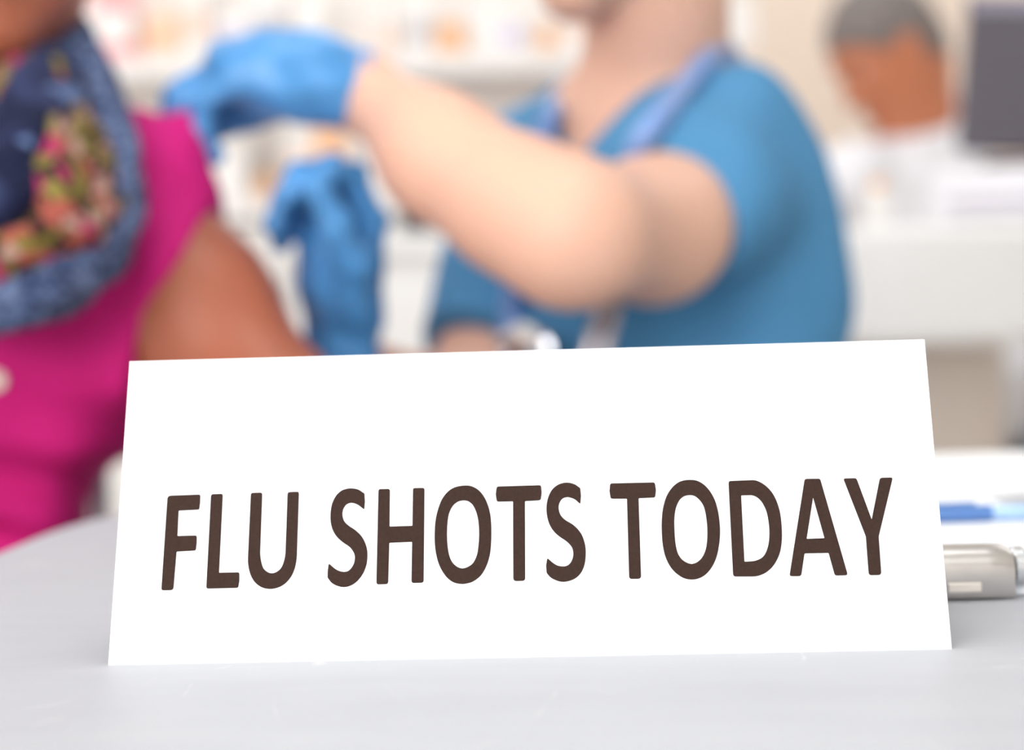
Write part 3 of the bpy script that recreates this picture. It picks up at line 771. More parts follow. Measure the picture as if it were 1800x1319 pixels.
bpts = []
for sx, sy, a0 in ((.113, .315, 0), (-.113, .315, 90), (-.113, .009, 180), (.113, .009, 270)):
    for i in range(5):
        a = math.radians(a0 + i * 22.5)
        r_ = .012
        q = loc(sx - math.copysign(r_, sx) + r_ * math.cos(a), (sy - r_ if sy > .1 else sy + r_) + r_ * math.sin(a), 0)
        bpts.append((q.x, q.y))
prism('board', bpts, TZ + .0002, TZ + .0032, M_board, cb, bevel=.0008)
# clip body: rounded profile swept along its width
prof = [(.001, .0008), (.0, .003), (.0, .0125), (.0015, .0165), (.005, .0190), (.011, .0200), (.019, .0188), (.028, .0150), (.036, .0095), (.040, .0062),
        (.040, .0052), (.035, .0082), (.027, .0135), (.018, .0172), (.011, .0183), (.0058, .0175), (.0030, .0156), (.0016, .0122), (.0016, .0008)]
vs, fs = [], []
np_ = len(prof)
stations = [(-cw / 2, .90), (-cw / 2 + .003, .985), (-cw / 2 + .010, 1), (cw / 2 - .010, 1), (cw / 2 - .003, .985), (cw / 2, .90)]
for a, sc in stations:
    for b, z in prof:
        vs.append(loc(a, b, z * sc))
for j in range(len(stations) - 1):
    for i in range(np_):
        i2 = (i + 1) % np_
        fs.append((j * np_ + i, j * np_ + i2, (j + 1) * np_ + i2, (j + 1) * np_ + i))
fs.append(tuple(range(np_)))
fs.append(tuple(reversed(range((len(stations) - 1) * np_, len(stations) * np_))))
me = bpy.data.meshes.new('clip')
me.from_pydata(vs, [], fs)
bm = bmesh.new(); bm.from_mesh(me); bmesh.ops.recalc_face_normals(bm, faces=bm.faces); bm.to_mesh(me); bm.free()
clip = link('clip', me, M_steel, cb, smooth=True)
me.set_sharp_from_angle(angle=.7)
clip['label'] = 'brushed steel clip'
M_slot = mat('bright_tab_steel', (240, 232, 222), 0.35, .6)
box('stamped_tab', loc(.0335, -.0004, .0052), (.0125, .0014, .0036), M_slot, clip, rot=RZ, bevel=.0005)
M_dark = mat('dark_rubber_and_shade', (48, 50, 54), 0.6)
box('clip_gap_shade', loc(0, .012, .0034), (cw - .004, .018, .0006), M_dark, clip, rot=RZ, bevel=0)  # dark sheet painting in the shade under the hollow clip
for sx in (-1, 1):
    lathe('hinge_cap', [(.0001, 0), (.0068, 0), (.0078, .0012), (.0078, .0045), (.0066, .0058), (.0001, .0058)],
          loc(sx * cw / 2 + sx * .0006, .012, .0105), mat('hinge_steel', (222, 224, 226), .25, .9), clip, 20, axis=ex * sx)
# sheet held under the clip
pp = [loc(-.105, .02, 0), loc(.105, .02, 0), loc(.105, .299, 0), loc(-.105, .299, 0)]
tag(prism('paper_sheet', [(p.x, p.y) for p in pp], TZ + .0033, TZ + .0042, M_form), 'white form sheet held under the steel clip of the clipboard', 'paper')
# loose papers beyond, towards the far edge
pf_ = on_table(1720, 806)
pc = pf_ - Vector((0, .10, 0))
for i, (dx, dy, rz, w_, h_, z0, lab) in enumerate(((.0, .0, .12, .30, .20, .0002, 'white loose sheet near the far table edge, under the top sheet'),
                                                 (.03, .012, .05, .28, .21, .0012, 'white loose sheet lying topmost beyond the clipboard'))):
    M_ = Matrix.Rotation(rz, 4, 'Z')
    q = [Vector((pc.x + dx, pc.y + dy, 0)) + M_ @ Vector((a * w_ / 2, b * h_ / 2, 0)) for a, b in ((-1, -1), (1, -1), (1, 1), (-1, 1))]
    tag(prism('paper_sheet', [(v.x, v.y) for v in q], TZ + z0, TZ + z0 + .0008, M_paper), lab, 'paper')
# pen lying on the clipped sheet
PZ = TZ + .0042 + .0040
a = on_table(1640, 905, PZ); b = on_table(1905, 897, PZ)
a.z = b.z = PZ
pdir = (b - a).normalized()
pen = empty('ballpoint_pen', a, 'light blue ballpoint pen with darker blue cap lying on the papers', 'pen')
lathe('barrel', [(.0026, .0), (.0036, .004), (.0038, .02), (.0038, .072), (.003, .078), (.002, .080)], a + pdir * .026, mat('pale_blue_plastic', (176, 208, 244), .25), pen, 20, axis=pdir)
lathe('cap', [(.0028, 0), (.0036, .002), (.0040, .006), (.0040, .046), (.0038, .048)], a - pdir * .0205, mat('blue_plastic', (92, 134, 196), .3), pen, 20, axis=pdir)
box('pocket_clip', a + Vector((0, 0, .0048)) + pdir * .002, (.036, .003, .0012), MATS['blue_plastic'], pen, rotz=math.atan2(pdir.y, pdir.x), bevel=.0004)

# ================================================================== SHELF UNIT at the back left
SA = math.radians(9.5)
sx_, sy_ = Vector((math.cos(SA), math.sin(SA), 0)), Vector((-math.sin(SA), math.cos(SA), 0))
S0 = at(600, 131, 4.0); S0.z = 0                    # front edge foot of the unit
RS = Matrix.Rotation(SA, 4, 'Z')


def sloc(a, b, z):
    return S0 + sx_ * a + sy_ * b + Vector((0, 0, z))


SL, SR, SD = -1.05, .80, .25
Z_UP, Z_LO = 1.284, 1.000                        # undersides of the two shelves
su = empty('shelf_unit', sloc(0, .12, 0), 'long white shelf unit stocked with medicine packs along the back', 'shelves')
M_sh = mat('white_shelf', (240, 235, 231), 0.5)
M_back = mat('shelf_back', (246, 238, 232), 0.7)
mid, ln = (SL + SR) / 2, SR - SL
box('back_panel', sloc(mid, SD - .01, .78), (ln, .02, 1.56), M_back, su, rot=RS, bevel=0)
for zz in (Z_UP, Z_LO):
    box('shelf_board', sloc(mid, SD / 2 - .01, zz + .0225), (ln, SD - .02, .045), M_sh, su, rot=RS, bevel=.004)
for k_ in range(4):
    a = SL + ln * (k_ + .5) / 4
    box('base_panel', sloc(a, SD / 2 + .005, .50), (ln / 4 - .008, SD - .04, .98), M_sh, su, rot=RS, bevel=.004)
for a in (SL, .03, SR):
    box('upright', sloc(a, SD / 2, .665), (.03, SD, 1.33), M_sh, su, rot=RS, bevel=.003)

M_orange = mat('orange_print', (252, 200, 156), .5)
M_peach = mat('peach_print', (251, 220, 202), .5)
M_pink = mat('pink_print', (246, 172, 174), .5)
M_wbox = mat('pack_white', (246, 242, 238), .5)
M_grey = mat('grey_plastic', (206, 202, 206), .5)
M_lav = mat('lavender_print', (214, 206, 232), .5)
M_cap = mat('white_cap', (244, 244, 244), .4)
M_amber = mat('amber_plastic', (251, 192, 134), .3)
CN = {'o': (M_orange, 'orange'), 'p': (M_peach, 'peach'), 'k': (M_pink, 'pink'), 'w': (M_wbox, 'white'), 'g': (M_grey, 'grey'), 'l': (M_lav, 'lavender'), 'a': (M_amber, 'amber')}


def pack(a, b, z, w, d, h, body, band, label):
    """medicine carton with a printed band and a tuck flap"""
    e = empty('medicine_box', sloc(a, b, z), label, 'medicine box', 'medicine packs on the shelf unit')
    box('carton', sloc(a, b, z + h / 2), (w, d, h), CN[body][0], e, rot=RS, bevel=.002)
    box('printed_band', sloc(a, b - d / 2 - .0004, z + h * .42), (w * .98, .001, h * .36), CN[band][0], e, rot=RS, bevel=0)
    box('top_flap', sloc(a, b, z + h + .0006), (w * .9, d * .92, .001), CN[body][0], e, rot=RS, bevel=0)


def bottle(a, b, z, r, h, body, lbl, cap, label, place=None, cat_group='medicine bottles on the shelf unit'):
    c = place if place is not None else sloc(a, b, z)
    e = empty('medicine_bottle', c, label, 'bottle', cat_group)
    lathe('flask', [(r * .92, 0), (r, .004), (r, h * .66), (r * .85, h * .74), (r * .5, h * .79), (r * .5, h * .84)], c, CN[body][0], e, 24)
    lathe('label_wrap', [(r * 1.012, h * .16), (r * 1.012, h * .56)], c, CN[lbl][0], e, 24)
    lathe('cap', [(r * .62, h * .80), (r * .62, h), (r * .55, h * 1.01)], c, CN[cap][0], e, 20)


def sa(px, b=0.1):
    """place along the shelf of a pack standing b metres behind its front edge"""
    d = (at(px, 100, 1.0) - CAM)
    # intersect the vertical plane of the pack row
    p0 = sloc(0, b, 0)
    t = (p0 - CAM).dot(sy_) / d.dot(sy_)
    return (CAM + d * t - S0).dot(sx_)


zu, zl = Z_UP + .045, Z_LO + .045
for px, w, h, bo, ba, lab in (
        (150, .05, .13, 'w', 'p', 'narrow white medicine box with peach band, left end of upper shelf'),
        (205, .075, .16, 'k', 'w', 'pink medicine box with white band on upper shelf beside the scarf'),
        (290, .06, .12, 'p', 'o', 'peach medicine box with orange band on upper shelf left of the raised glove'),
        (345, .05, .17, 'w', 'p', 'tall white medicine box with peach band above the raised glove fingers'),
        (415, .07, .10, 'w', 'l', 'low white medicine box with lavender band behind the raised glove'),
        (470, .07, .15, 'w', 'g', 'white medicine box with grey band above the raised glove knuckles'),
        (545, .06, .13, 'w', 'w', 'plain white medicine box above the raised glove cuff'),
        (735, .05, .12, 'w', 'g', 'white medicine box with grey band above the bare forearm'),
        (850, .055, .11, 'w', 'w', 'plain white medicine box between the orange labelled packs on upper shelf'),
        (895, .05, .09, 'w', 'l', 'small white medicine box with lavender band left of the chin'),
        (1015, .06, .15, 'w', 'p', 'white medicine box with peach band behind the chin'),
        (1290, .07, .11, 'w', 'w', 'plain white medicine box at right end of the upper shelf')):
    pack(sa(px), .10, zu, w, .08, h, bo, ba, lab)
for px, r, h, bo, lb, cp, lab in (
        (237, .020, .085, 'o', 'p', 'w', 'squat orange medicine bottle on upper shelf right of the scarf'),
        (680, .022, .11, 'w', 'p', 'w', 'white medicine bottle with peach label above the blue cuff'),
        (792, .034, .085, 'a', 'o', 'w', 'wide amber medicine jar on upper shelf above the forearm'),
        (962, .022, .06, 'a', 'o', 'o', 'small amber medicine bottle on upper shelf just left of the neck')):
    bottle(sa(px), .10, zu, r, h, bo, lb, cp, lab)
for px, w, h, bo, ba, lab in (
        (395, .07, .12, 'w', 'w', 'plain white medicine box on lower shelf right of the magenta sleeve'),
        (520, .06, .15, 'w', 'p', 'white medicine box with peach band on lower shelf between the two gloves'),
        (572, .075, .145, 'o', 'p', 'orange medicine box on lower shelf under the raised cuff')):
    pack(sa(px), .10, zl, w, .08, h, bo, ba, lab)
for px, r, h, bo, lb, cp, lab in (
        (458, .022, .055, 'a', 'o', 'o', 'small amber bottle on lower shelf left of the lower glove'),
        (628, .022, .075, 'p', 'o', 'w', 'peach bottle with orange label on lower shelf right of the lower glove')):
    bottle(sa(px), .10, zl, r, h, bo, lb, cp, lab)

# ================================================================== WHITE CABINET behind the arms, with a carton and a dark screen
DX = math.radians(3)
RD = Matrix.Rotation(DX, 4, 'Z')
cx_, cy_ = Vector((math.cos(DX), math.sin(DX), 0)), Vector((-math.sin(DX), math.cos(DX), 0))
D0 = at(860, 405, 3.0); CTOP = D0.z - .001; D0.z = 0


def dloc(a, b, z):
    return D0 + cx_ * a + cy_ * b + Vector((0, 0, z))


cab = empty('cabinet', dloc(0, .2, 0), 'white base cabinet with flat top behind the nurse', 'cabinet')
box('body', dloc(0, .22, .46), (.60, .40, .84), M_white, cab, rot=RD, bevel=.003)
box('plinth', dloc(0, .23, .02), (.58, .36, .04), mat('plinth_grey', (150, 148, 146), .6), cab, rot=RD, bevel=.002)
box('worktop', dloc(0, .21, CTOP - .016), (.64, .44, .032), M_white, cab, rot=RD, bevel=.005)
box('filler_strip', dloc(0, .22, (.88 + CTOP - .032) / 2), (.60, .40, max(.002, CTOP - .032 - .88)), M_white, cab, rot=RD, bevel=0)
for s_ in (-1, 1):
    dr = box('door', dloc(s_ * .1485, .012, .46), (.293, .018, .80), M_white, cab, rot=RD, bevel=.003)
    tube('handle', spline([dloc(s_ * .03, .003, .62), dloc(s_ * .03, -.025, .63), dloc(s_ * .03, -.025, .75), dloc(s_ * .03, .003, .76)], 5), .005, M_leg, dr, 10)
ct = empty('carton', dloc(-.195, .13, CTOP), 'white paper carton standing on the white cabinet beside the dark screen', 'carton')
box('carton_body', dloc(-.195, .13, CTOP + .045), (.10, .14, .09), M_wbox, ct, rot=RD, bevel=.002)
box('carton_lid', dloc(-.195, .13, CTOP + .098), (.106, .146, .018), M_wbox, ct, rot=RD, bevel=.002)
M_scr = mat('charcoal_plastic', (58, 54, 58), .5)
M_scr2 = mat('charcoal_slot', (38, 36, 38), .6)
tm = empty('till_screen', dloc(-.06, .12, CTOP), 'small charcoal till screen on the white cabinet behind the forearm', 'screen')
box('casing', dloc(-.06, .12, CTOP + .085), (.155, .035, .165), M_scr, tm, rot=RD @ Matrix.Rotation(math.radians(-6), 4, 'X'), bevel=.006)
box('foot', dloc(-.06, .145, CTOP + .006), (.12, .09, .012), M_scr, tm, rot=RD, bevel=.003)
for i in range(9):
    box('vent_slot', dloc(-.06, .1015 + .0017 * i * .9 - .0095, CTOP + .022 + .015 * i), (.125, .003, .005), M_scr2, tm, rot=RD @ Matrix.Rotation(math.radians(-6), 4, 'X'), bevel=0)

# ================================================================== ROUND RECEPTION COUNTER at the right
RC = at(1530, 500, 2.73); RC = Vector((RC.x, RC.y, 0))
Z_CT = at(1600, 396, 2.45).z
Z_RB = at(1640, 607, 2.44).z
rc = empty('round_counter', RC, 'round white reception counter with deep rim on a beige pedestal', 'counter')
RR = .33
lathe('rim', [(.20, Z_RB), (RR - .012, Z_RB), (RR, Z_RB + .012), (RR, Z_CT - .012), (RR - .012, Z_CT), (.001, Z_CT)], RC, M_white, rc, 96)
M_ped = mat('beige_pedestal', (226, 212, 200), .55)
lathe('pedestal', [(.21, 0), (.21, .06), (.175, .08), (.175, Z_RB)], RC, M_ped, rc, 64)
# printer-like white tray with a monitor on it
pr = Vector((RC.x + .215, RC.y + .02, 0))
AR = math.radians(-14)
RP = Matrix.Rotation(AR, 4, 'Z')
H_P = at(1750, 297, 2.72).z - Z_CT
dp = empty('document_printer', (pr.x, pr.y, Z_CT), 'flat white printer on the round counter beneath the dark monitor', 'printer')
box('printer_body', (pr.x, pr.y, Z_CT + H_P * .5), (.24, .22, H_P), mat('printer_white', (238, 236, 240), .45), dp, rot=RP, bevel=.012)
fr = Vector((pr.x, pr.y, 0)) + RP @ Vector((0, -.111, 0))
box('paper_slot', (fr.x, fr.y, Z_CT + H_P * .4), (.19, .004, .012), mat('printer_grey', (206, 198, 206), .5), dp, rot=RP, bevel=.001)
box('output_tray', (fr.x, fr.y - .01, Z_CT + H_P * .16), (.20, .03, .008), MATS['printer_white'], dp, rot=RP, bevel=.002)
ZM = Z_CT + H_P
mo = empty('monitor', (pr.x, pr.y, ZM), 'dark grey computer monitor with vent slots standing on the white printer', 'monitor')
M_mon = mat('monitor_plastic', (86, 78, 88), .45)
MT = RP @ Matrix.Rotation(math.radians(5), 4, 'Y') @ Matrix.Rotation(math.radians(-4), 4, 'X')
mcen = Vector((pr.x + .046, pr.y - .02, ZM + .121))
box('casing', mcen, (.26, .045, .212), M_mon, mo, rot=MT, bevel=.008)
fo = lambda a, b, z: mcen + (MT @ Vector((a, b, z)))
for i in range(14):
    box('vent_slot', fo(-.01, -.0222, .076 - i * .0125), (.215, .003, .0045), mat('monitor_slot', (66, 60, 68), .6), mo, rot=MT, bevel=0)
box('top_strip', fo(0, -.0228, .093), (.25, .003, .018), mat('monitor_strip', (128, 122, 142), .3), mo, rot=MT, bevel=.001)
box('foot', (pr.x + .02, pr.y + .01, ZM + .006), (.14, .12, .012), M_mon, mo, rot=RP, bevel=.004)
bottle(0, 0, 0, .017, .064, 'w', 'w', 'o', 'small white pill bottle with orange cap standing on the round counter',
       place=at(1545, 396, 2.62) * 1.0 - Vector((0, 0, at(1545, 396, 2.62).z - Z_CT)), cat_group=None)

# ================================================================== PEOPLE
def bounds(pts, m):
    return [min(p[i] for p in pts) - m for i in range(3)], [max(p[i] for p in pts) + m for i in range(3)]


def mixp(a, b, t):
    return a + (b - a) * t


Z = Vector((0, 0, 1))


def legs_vol(pel, fwd, side, h, fat=1.0, splay=.10, thigh=.40, foot_dir=None, knee_z=.52):
    """two seated legs: returns joints"""
    J = []
    for e in (-1, 1):
        hip = pel + side * (e * .085) - Z * .02
        knee = pel + fwd * thigh + side * (e * (.085 + splay * .5))
        knee.z = knee_z
        ank = knee + fwd * .02
        ank.z = .09
        J.append((hip, knee, ank))
    return J


def trousers(pel, fwd, side, J, m, parent, h=.009, fat=1.0):
    lo, hi = bounds([p for j in J for p in j] + [pel + Z * .1], .16)
    lo[2] = .03
    v = Vol(lo, hi, h)
    v.ell(pel, (.165 * fat, .125 * fat, .12), (side, fwd, Z), .03)
    for hip, knee, ank in J:
        v.chain([hip, knee, ank], [.088 * fat, .068 * fat, .055], .03)
    v.plane_cut(pel + Z * .11, Z)
    return v.mesh('trousers', m, parent)


def shoes(J, fwd, m, parent):
    for hip, knee, ank in J:
        lo, hi = bounds([ank, ank + fwd * .18], .09)
        lo[2] = -.01
        v = Vol(lo, hi, .006)
        a = Vector((ank.x, ank.y, .045)) - fwd * .03
        v.chain([a, a + fwd * .10, a + fwd * .19], [.042, .040, .034], .02)
        v.cone(a + Z * .02, a + Z * .07, .042, .046, .02)
        v.plane_cut(Vector((0, 0, .004)), -Z)
        v.mesh('shoe', m, parent)


def stool(name, c, seat_z, label, m_seat, r=.19):
    e = empty(name, (c.x, c.y, 0), label, 'stool')
    lathe('seat', [(r * .9, seat_z - .05), (r, seat_z - .04), (r, seat_z - .012), (r * .93, seat_z)], (c.x, c.y, 0), m_seat, e, 40)
    lathe('gas_column', [(.03, .08), (.03, .25), (.02, .26), (.02, seat_z - .05)], (c.x, c.y, 0), M_leg, e, 20)
    for i in range(5):
        a = 2 * math.pi * i / 5 + .3
        p = Vector((c.x + math.cos(a) * .25, c.y + math.sin(a) * .25, .06))
        tube('foot_spoke', [Vector((c.x, c.y, .10)), Vector((c.x, c.y, .10)).lerp(p, .5), p], .016, M_leg, e, 10)
        lathe('caster', [(.012, -.01), (.024, -.006), (.024, .006), (.012, .01)], (p.x, p.y, .025), M_dark, e, 16, axis=(-math.sin(a), math.cos(a), 0))
    return e


# ------------------------------------------------------------------ the nurse in blue scrubs
M_nskin = mat('light_skin', (229, 182, 158), .5, noise=.03, scale=14, spec=.35, sss=.15)
M_scrub = mat('teal_scrub_cloth', (84, 144, 188), .85, noise=.05, scale=9, bump=.25, bscale=500, spec=.2)
M_glove = mat('blue_nitrile', (84, 154, 216), .34, noise=.08, scale=30)
M_nhair = mat('light_brown_hair', (176, 138, 98), .5, noise=.25, scale=90)

SLn = at(1280, 285, 1.64)          # left (near) shoulder joint
SRn = at(960, 305, 1.86)           # right (far) shoulder joint
ELn = at(1004, 410, 1.36)          # left elbow
WLn = at(636, 160, 1.50)           # left wrist
ERn = at(818, 745, 1.70)           # right elbow
WRn = at(602, 634, 1.56)           # right wrist
Mn = mixp(SLn, SRn, .5)
side_n = (SLn - SRn); side_n.z = 0; side_n.normalize()       # towards her left
fwd_n = side_n.cross(Z) * 1.0
if fwd_n.y > 0:
    fwd_n = -fwd_n
PELn = Vector((Mn.x, Mn.y, .57)) - fwd_n * .07
NBn = at(1140, 225, 1.74)          # pit of the neck
CHn = at(985, 12, 1.62)            # chin
hf, hu, hr = frame(Vector((-.86, -.28, -.30)), Z)
HCn = CHn - hf * .080 + hu * .112
nurse = empty('person', (PELn.x, PELn.y, 0), 'person in blue scrubs and blue gloves leaning in to hold the magenta sleeve', 'person')

lf_n = Vector((-.40, -.92, 0)).normalized()
ls_n = Vector((-lf_n.y, lf_n.x, 0))
Jn = legs_vol(PELn, lf_n, ls_n, .01, splay=.12, thigh=.39)
allp = [SLn, SRn, ELn, WLn, ERn, WRn, PELn, HCn + hu * .12, HCn + hf * .12] + [p for j in Jn for p in j]
lo, hi = bounds(allp, .13)
lo[2] = .03


def torso(v, M_, pel, fwd, side, nb, sl_, sr_, g=0.0, bust=.0, fat=1.0, wst=1.0):
    """chest, waist and hips blended; g adds cloth thickness"""
    up = (M_ - pel).normalized()
    ch = mixp(pel, M_, .74)
    A = (side, up.cross(side), up)
    v.cone(sl_, sr_, .050 + g, .050 + g, .05)
    v.cone(mixp(sl_, sr_, .25), nb + up * .015, .045 + g, .045 + g * .6, .05)
    v.cone(mixp(sr_, sl_, .25), nb + up * .015, .045 + g, .045 + g * .6, .05)
    v.ell(ch, (.150 * fat + g, .108 * fat + g, .19), A, .05)
    v.ell(mixp(pel, M_, .36), (.140 * fat * wst + g, .108 * fat + g, .18), A, .05)
    v.ell(pel, (.160 * fat + g, .125 * fat + g, .13), A, .05)
    if bust > 0:
        for e in (-1, 1):
            v.ell(ch + up * .005 + side * (e * .068) + fwd * (.075 * fat), (bust + g, bust * .95 + g, bust + g), None, .04)
    return up


v = Vol(lo, hi, .0065)
torso(v, Mn, PELn, fwd_n, side_n, NBn, SLn, SRn, 0, .058)
hb = HCn - hf * .03 - hu * .055
v.chain([NBn - fwd_n * .012 - Z * .02, mixp(NBn, hb, .5) - fwd_n * .004, hb], [.060, .053, .056], .035)
# left arm
um = at(1150, 404, 1.50)
v.chain([SLn, um, ELn], [.054, .0490, .0435], .035)
fa = (WLn - ELn)
drop = Vector((0, 0, -1))
f1, f2 = mixp(ELn, WLn, .28) + drop * .008, mixp(ELn, WLn, .62) + drop * .006
v.chain([ELn, f1, f2, WLn], [.044, .0400, .0350, .0265], .04)
v.ell(mixp(ELn, WLn, .55) + drop * .016, (.038, .034, .030), None, .03)
v.cone(WLn, at(560, 142, 1.51), .026, .026, .02)
# right arm
v.chain([SRn, mixp(SRn, ERn, .5), ERn], [.054, .048, .042], .03)
v.chain([ERn, mixp(ERn, WRn, .3), WRn], [.042, .038, .0225], .025)
v.cone(WRn, at(590, 520, 1.55), .0225, .022, .02)
for hip, knee, ank in Jn:
    v.chain([hip, knee, ank, ank + lf_n * .10 - Z * .05], [.078, .056, .036, .03], .03)
head(v, HCn, hf, hu, hr)
nbody = v.mesh('body', M_nskin, nurse)
face_parts(HCn, hf, hu, hr, 1.0, nurse, mat('lips_rose', (196, 116, 108), .4), M_nhair, mat('iris_blue', (70, 100, 130), .3))
# hair drawn back into a knot
lo2, hi2 = bounds([HCn], .19)
v = Vol(lo2, hi2, .005)
v.ell(HCn - hf * .018 + hu * .03, (.083, .100, .094), (hr, hf, hu), .02)
v.ell(HCn - hf * .118 + hu * .055, (.042, .036, .042), (hr, hf, hu), .015)
v.plane_cut(HCn + hf * .028 + hu * .02, (hf * 1.0 - hu * .62))
v.warp(lambda X, Y, Zz: .0022 * np.sin(60 * X + 140 * Zz) + .0015 * np.sin(190 * Y + 60 * Zz))
v.mesh('hair', M_nhair, nurse)

# scrub top: wide sleeves, V neck
lo3, hi3 = bounds([SLn, SRn, PELn, um, mixp(SRn, ERn, .6), Mn], .19)
v = Vol(lo3, hi3, .006)
upn = torso(v, Mn, PELn, fwd_n, side_n, NBn - Z * .015, SLn, SRn, .016, .060, 1.03)
hemL = mixp(SLn, um, .86)
dirL = (um - SLn).normalized()
hemR = mixp(SRn, ERn, .74)
dirR = (ERn - SRn).normalized()
# loose cloth hanging behind and below the near sleeve
bk = SLn - side_n * .006 - fwd_n * .035
v.chain([bk, bk - Z * .10, bk - Z * .24 - side_n * .03], [.050, .054, .050], .06)
w = Vol(lo3, hi3, .006)
w.chain([SLn + Z * .004, mixp(SLn, um, .5) - Z * .002, hemL + dirL * .05 - Z * .004], [.062, .060, .0565], .05)
w.plane_cut(hemL, dirL)
v.join(w, .03)
w = Vol(lo3, hi3, .006)
w.chain([SRn, hemR + dirR * .05], [.066, .062], .05)
w.plane_cut(hemR, dirR)
v.join(w, .03)
v.warp(lambda X, Y, Zz: .0035 * np.sin(34 * (Zz + .5 * X) + 9 * Y) + .0022 * np.sin(75 * (X - .4 * Zz) + 30 * Zz) + .003 * np.sin(22 * X - 47 * Zz))
v.plane_cut(PELn - Z * .06, -Z)
# V neck
vb = at(1042, 305, 1.66)
cl = at(1000, 170, 1.75)
cr = at(1262, 86, 1.66)
nV = (cr - vb).cross(fwd_n); nV.normalize()
nV2 = (cl - vb).cross(fwd_n); nV2.normalize()
Xg, Yg, Zg = (v.ax[0][:, None, None], v.ax[1][None, :, None], v.ax[2][None, None, :])
pl = lambda p, n: (Xg - p[0]) * n.x + (Yg - p[1]) * n.y + (Zg - p[2]) * n.z
inside_ref = mixp(mixp(cl, cr, .5), vb, .3)
s1 = math.copysign(1, (inside_ref - vb).dot(nV)); s2 = math.copysign(1, (inside_ref - vb).dot(nV2))
wedge = np.maximum(-s1 * pl(vb, nV), -s2 * pl(vb, nV2))
wedge = np.maximum(wedge, -pl(Mn - fwd_n * .02, fwd_n) * 1.0)
v.mix((slice(None),) * 3, wedge.astype(np.float32), 0, True)
v.cone(NBn - Z * .05 - fwd_n * .01, NBn + Z * .2, .066, .085, 0, cut=True)
scrub = v.mesh('scrub_top', M_scrub, nurse)
trousers(PELn, lf_n, ls_n, Jn, M_scrub, nurse)
shoes(Jn, lf_n, mat('white_shoe', (232, 232, 232), .5), nurse)

# gloves -- left hand pulls the magenta sleeve up, right hand steadies below
kn = at(430, 128, 1.49)
fL = (kn - WLn).normalized()
lo4, hi4 = bounds([WLn, kn, at(300, 210, 1.47)], .09)
v = Vol(lo4, hi4, .0028)
pL = Vector((-.15, .30, -1.0))
tL = pL.cross(fL)
hand(v, WLn + fL * .010, fL, pL, tL, [(.75, .75, .5), (.78, .8, .5), (.8, .85, .5), (.78, .9, .55)], .05, 1.03,
     [(.020, .020, .010), (.052, .036, .026), (.086, .032, .044), (.112, .020, .058)], .0016)
v.chain([WLn - fL * .012, WLn + fL * .02, WLn + fL * .06], [.0335, .0295, .030], .012)
v.ell(at(495, 118, 1.49), (.050, .034, .028), None, .02)
v.warp(lambda X, Y, Zz: .0010 * np.sin(150 * X + 60 * Zz) + .0008 * np.sin(230 * Zz - 90 * Y))
v.plane_cut(WLn - fL * .002, -fL, ball=(WLn - fL * .04, .07))
v.cone(WLn - fL * .03, WLn + fL * .006, .030, .028, 0, cut=True)
g1 = v.mesh('glove', M_glove, nurse)
g1['label'] = 'blue nitrile glove gripping the magenta sleeve'
tube('cuff_bead', [WLn - fL * .002 + (Matrix.Rotation(2 * math.pi * i / 40, 3, fL) @ (fL.cross(Z).normalized() * .0318)) for i in range(40)], .0022, M_glove, g1, 8, closed=True)

kR = at(603, 410, 1.535)
fR = (kR - WRn).normalized()
lo5, hi5 = bounds([WRn, kR, at(540, 260, 1.52)], .10)
v = Vol(lo5, hi5, .0028)
pR = Vector((-.60, -.78, .1))
tR = fR.cross(pR)
hand(v, WRn + fR * .026, fR, pR, tR, [(.40, .95, .7), (.55, 1.1, .8), (.75, 1.2, .8), (.9, 1.3, .8)], .01, .99,
     [(.022, .022, .010), (.060, .040, .026), (.092, .040, .044), (.118, .030, .056)], .0018)
v.chain([WRn - fR * .05, WRn, WRn + fR * .05], [.027, .0265, .029], .014)
v.ell(at(585, 460, 1.54), (.022, .030, .042), None, .02)
v.warp(lambda X, Y, Zz: .0010 * np.sin(150 * Zz + 60 * X) + .0008 * np.sin(230 * X - 90 * Y))
v.plane_cut(WRn - fR * .012, -fR, ball=(WRn - fR * .05, .075))
v.cone(WRn - fR * .05, WRn - fR * .004, .025, .024, 0, cut=True)
g2 = v.mesh('glove', M_glove, nurse)
g2['label'] = 'blue nitrile glove with curled fingers'

stool('clinic_stool', PELn - Z * 0, .46, 'round stool with chrome base under the person in scrubs', mat('stool_vinyl', (70, 74, 80), .5))

# stethoscope round the nurse's neck
M_tube = mat('blue_tubing', (122, 156, 212), .35)
M_chrome = mat('chrome', (226, 224, 226), .12, 1.0)
M_chrome2 = mat('satin_metal', (196, 186, 186), .3, .9)
st = empty('stethoscope', at(1100, 300, 1.6), 'blue stethoscope hanging round the neck of the person in scrubs', 'stethoscope')
nbk = NBn - fwd_n * .075 + Z * .035
Ypt = at(1085, 440, 1.565)


def bvh_of(o):
    return BVHTree.FromPolygons([vv.co[:] for vv in o.data.vertices], [tuple(p.vertices) for p in o.data.polygons])


B_scrub, B_nurse = bvh_of(scrub), bvh_of(nbody)


def on_cloth(px, py, off=.007):
    """lay a point on the scrubs or skin met along this line of sight"""
    r_ = (at(px, py, 1.0) - CAM).normalized()
    hits = [h for h in (B_scrub.ray_cast(CAM, r_), B_nurse.ray_cast(CAM, r_)) if h[0] is not None]
    h = min(hits, key=lambda q: q[3])
    return h[0] + h[1] * off


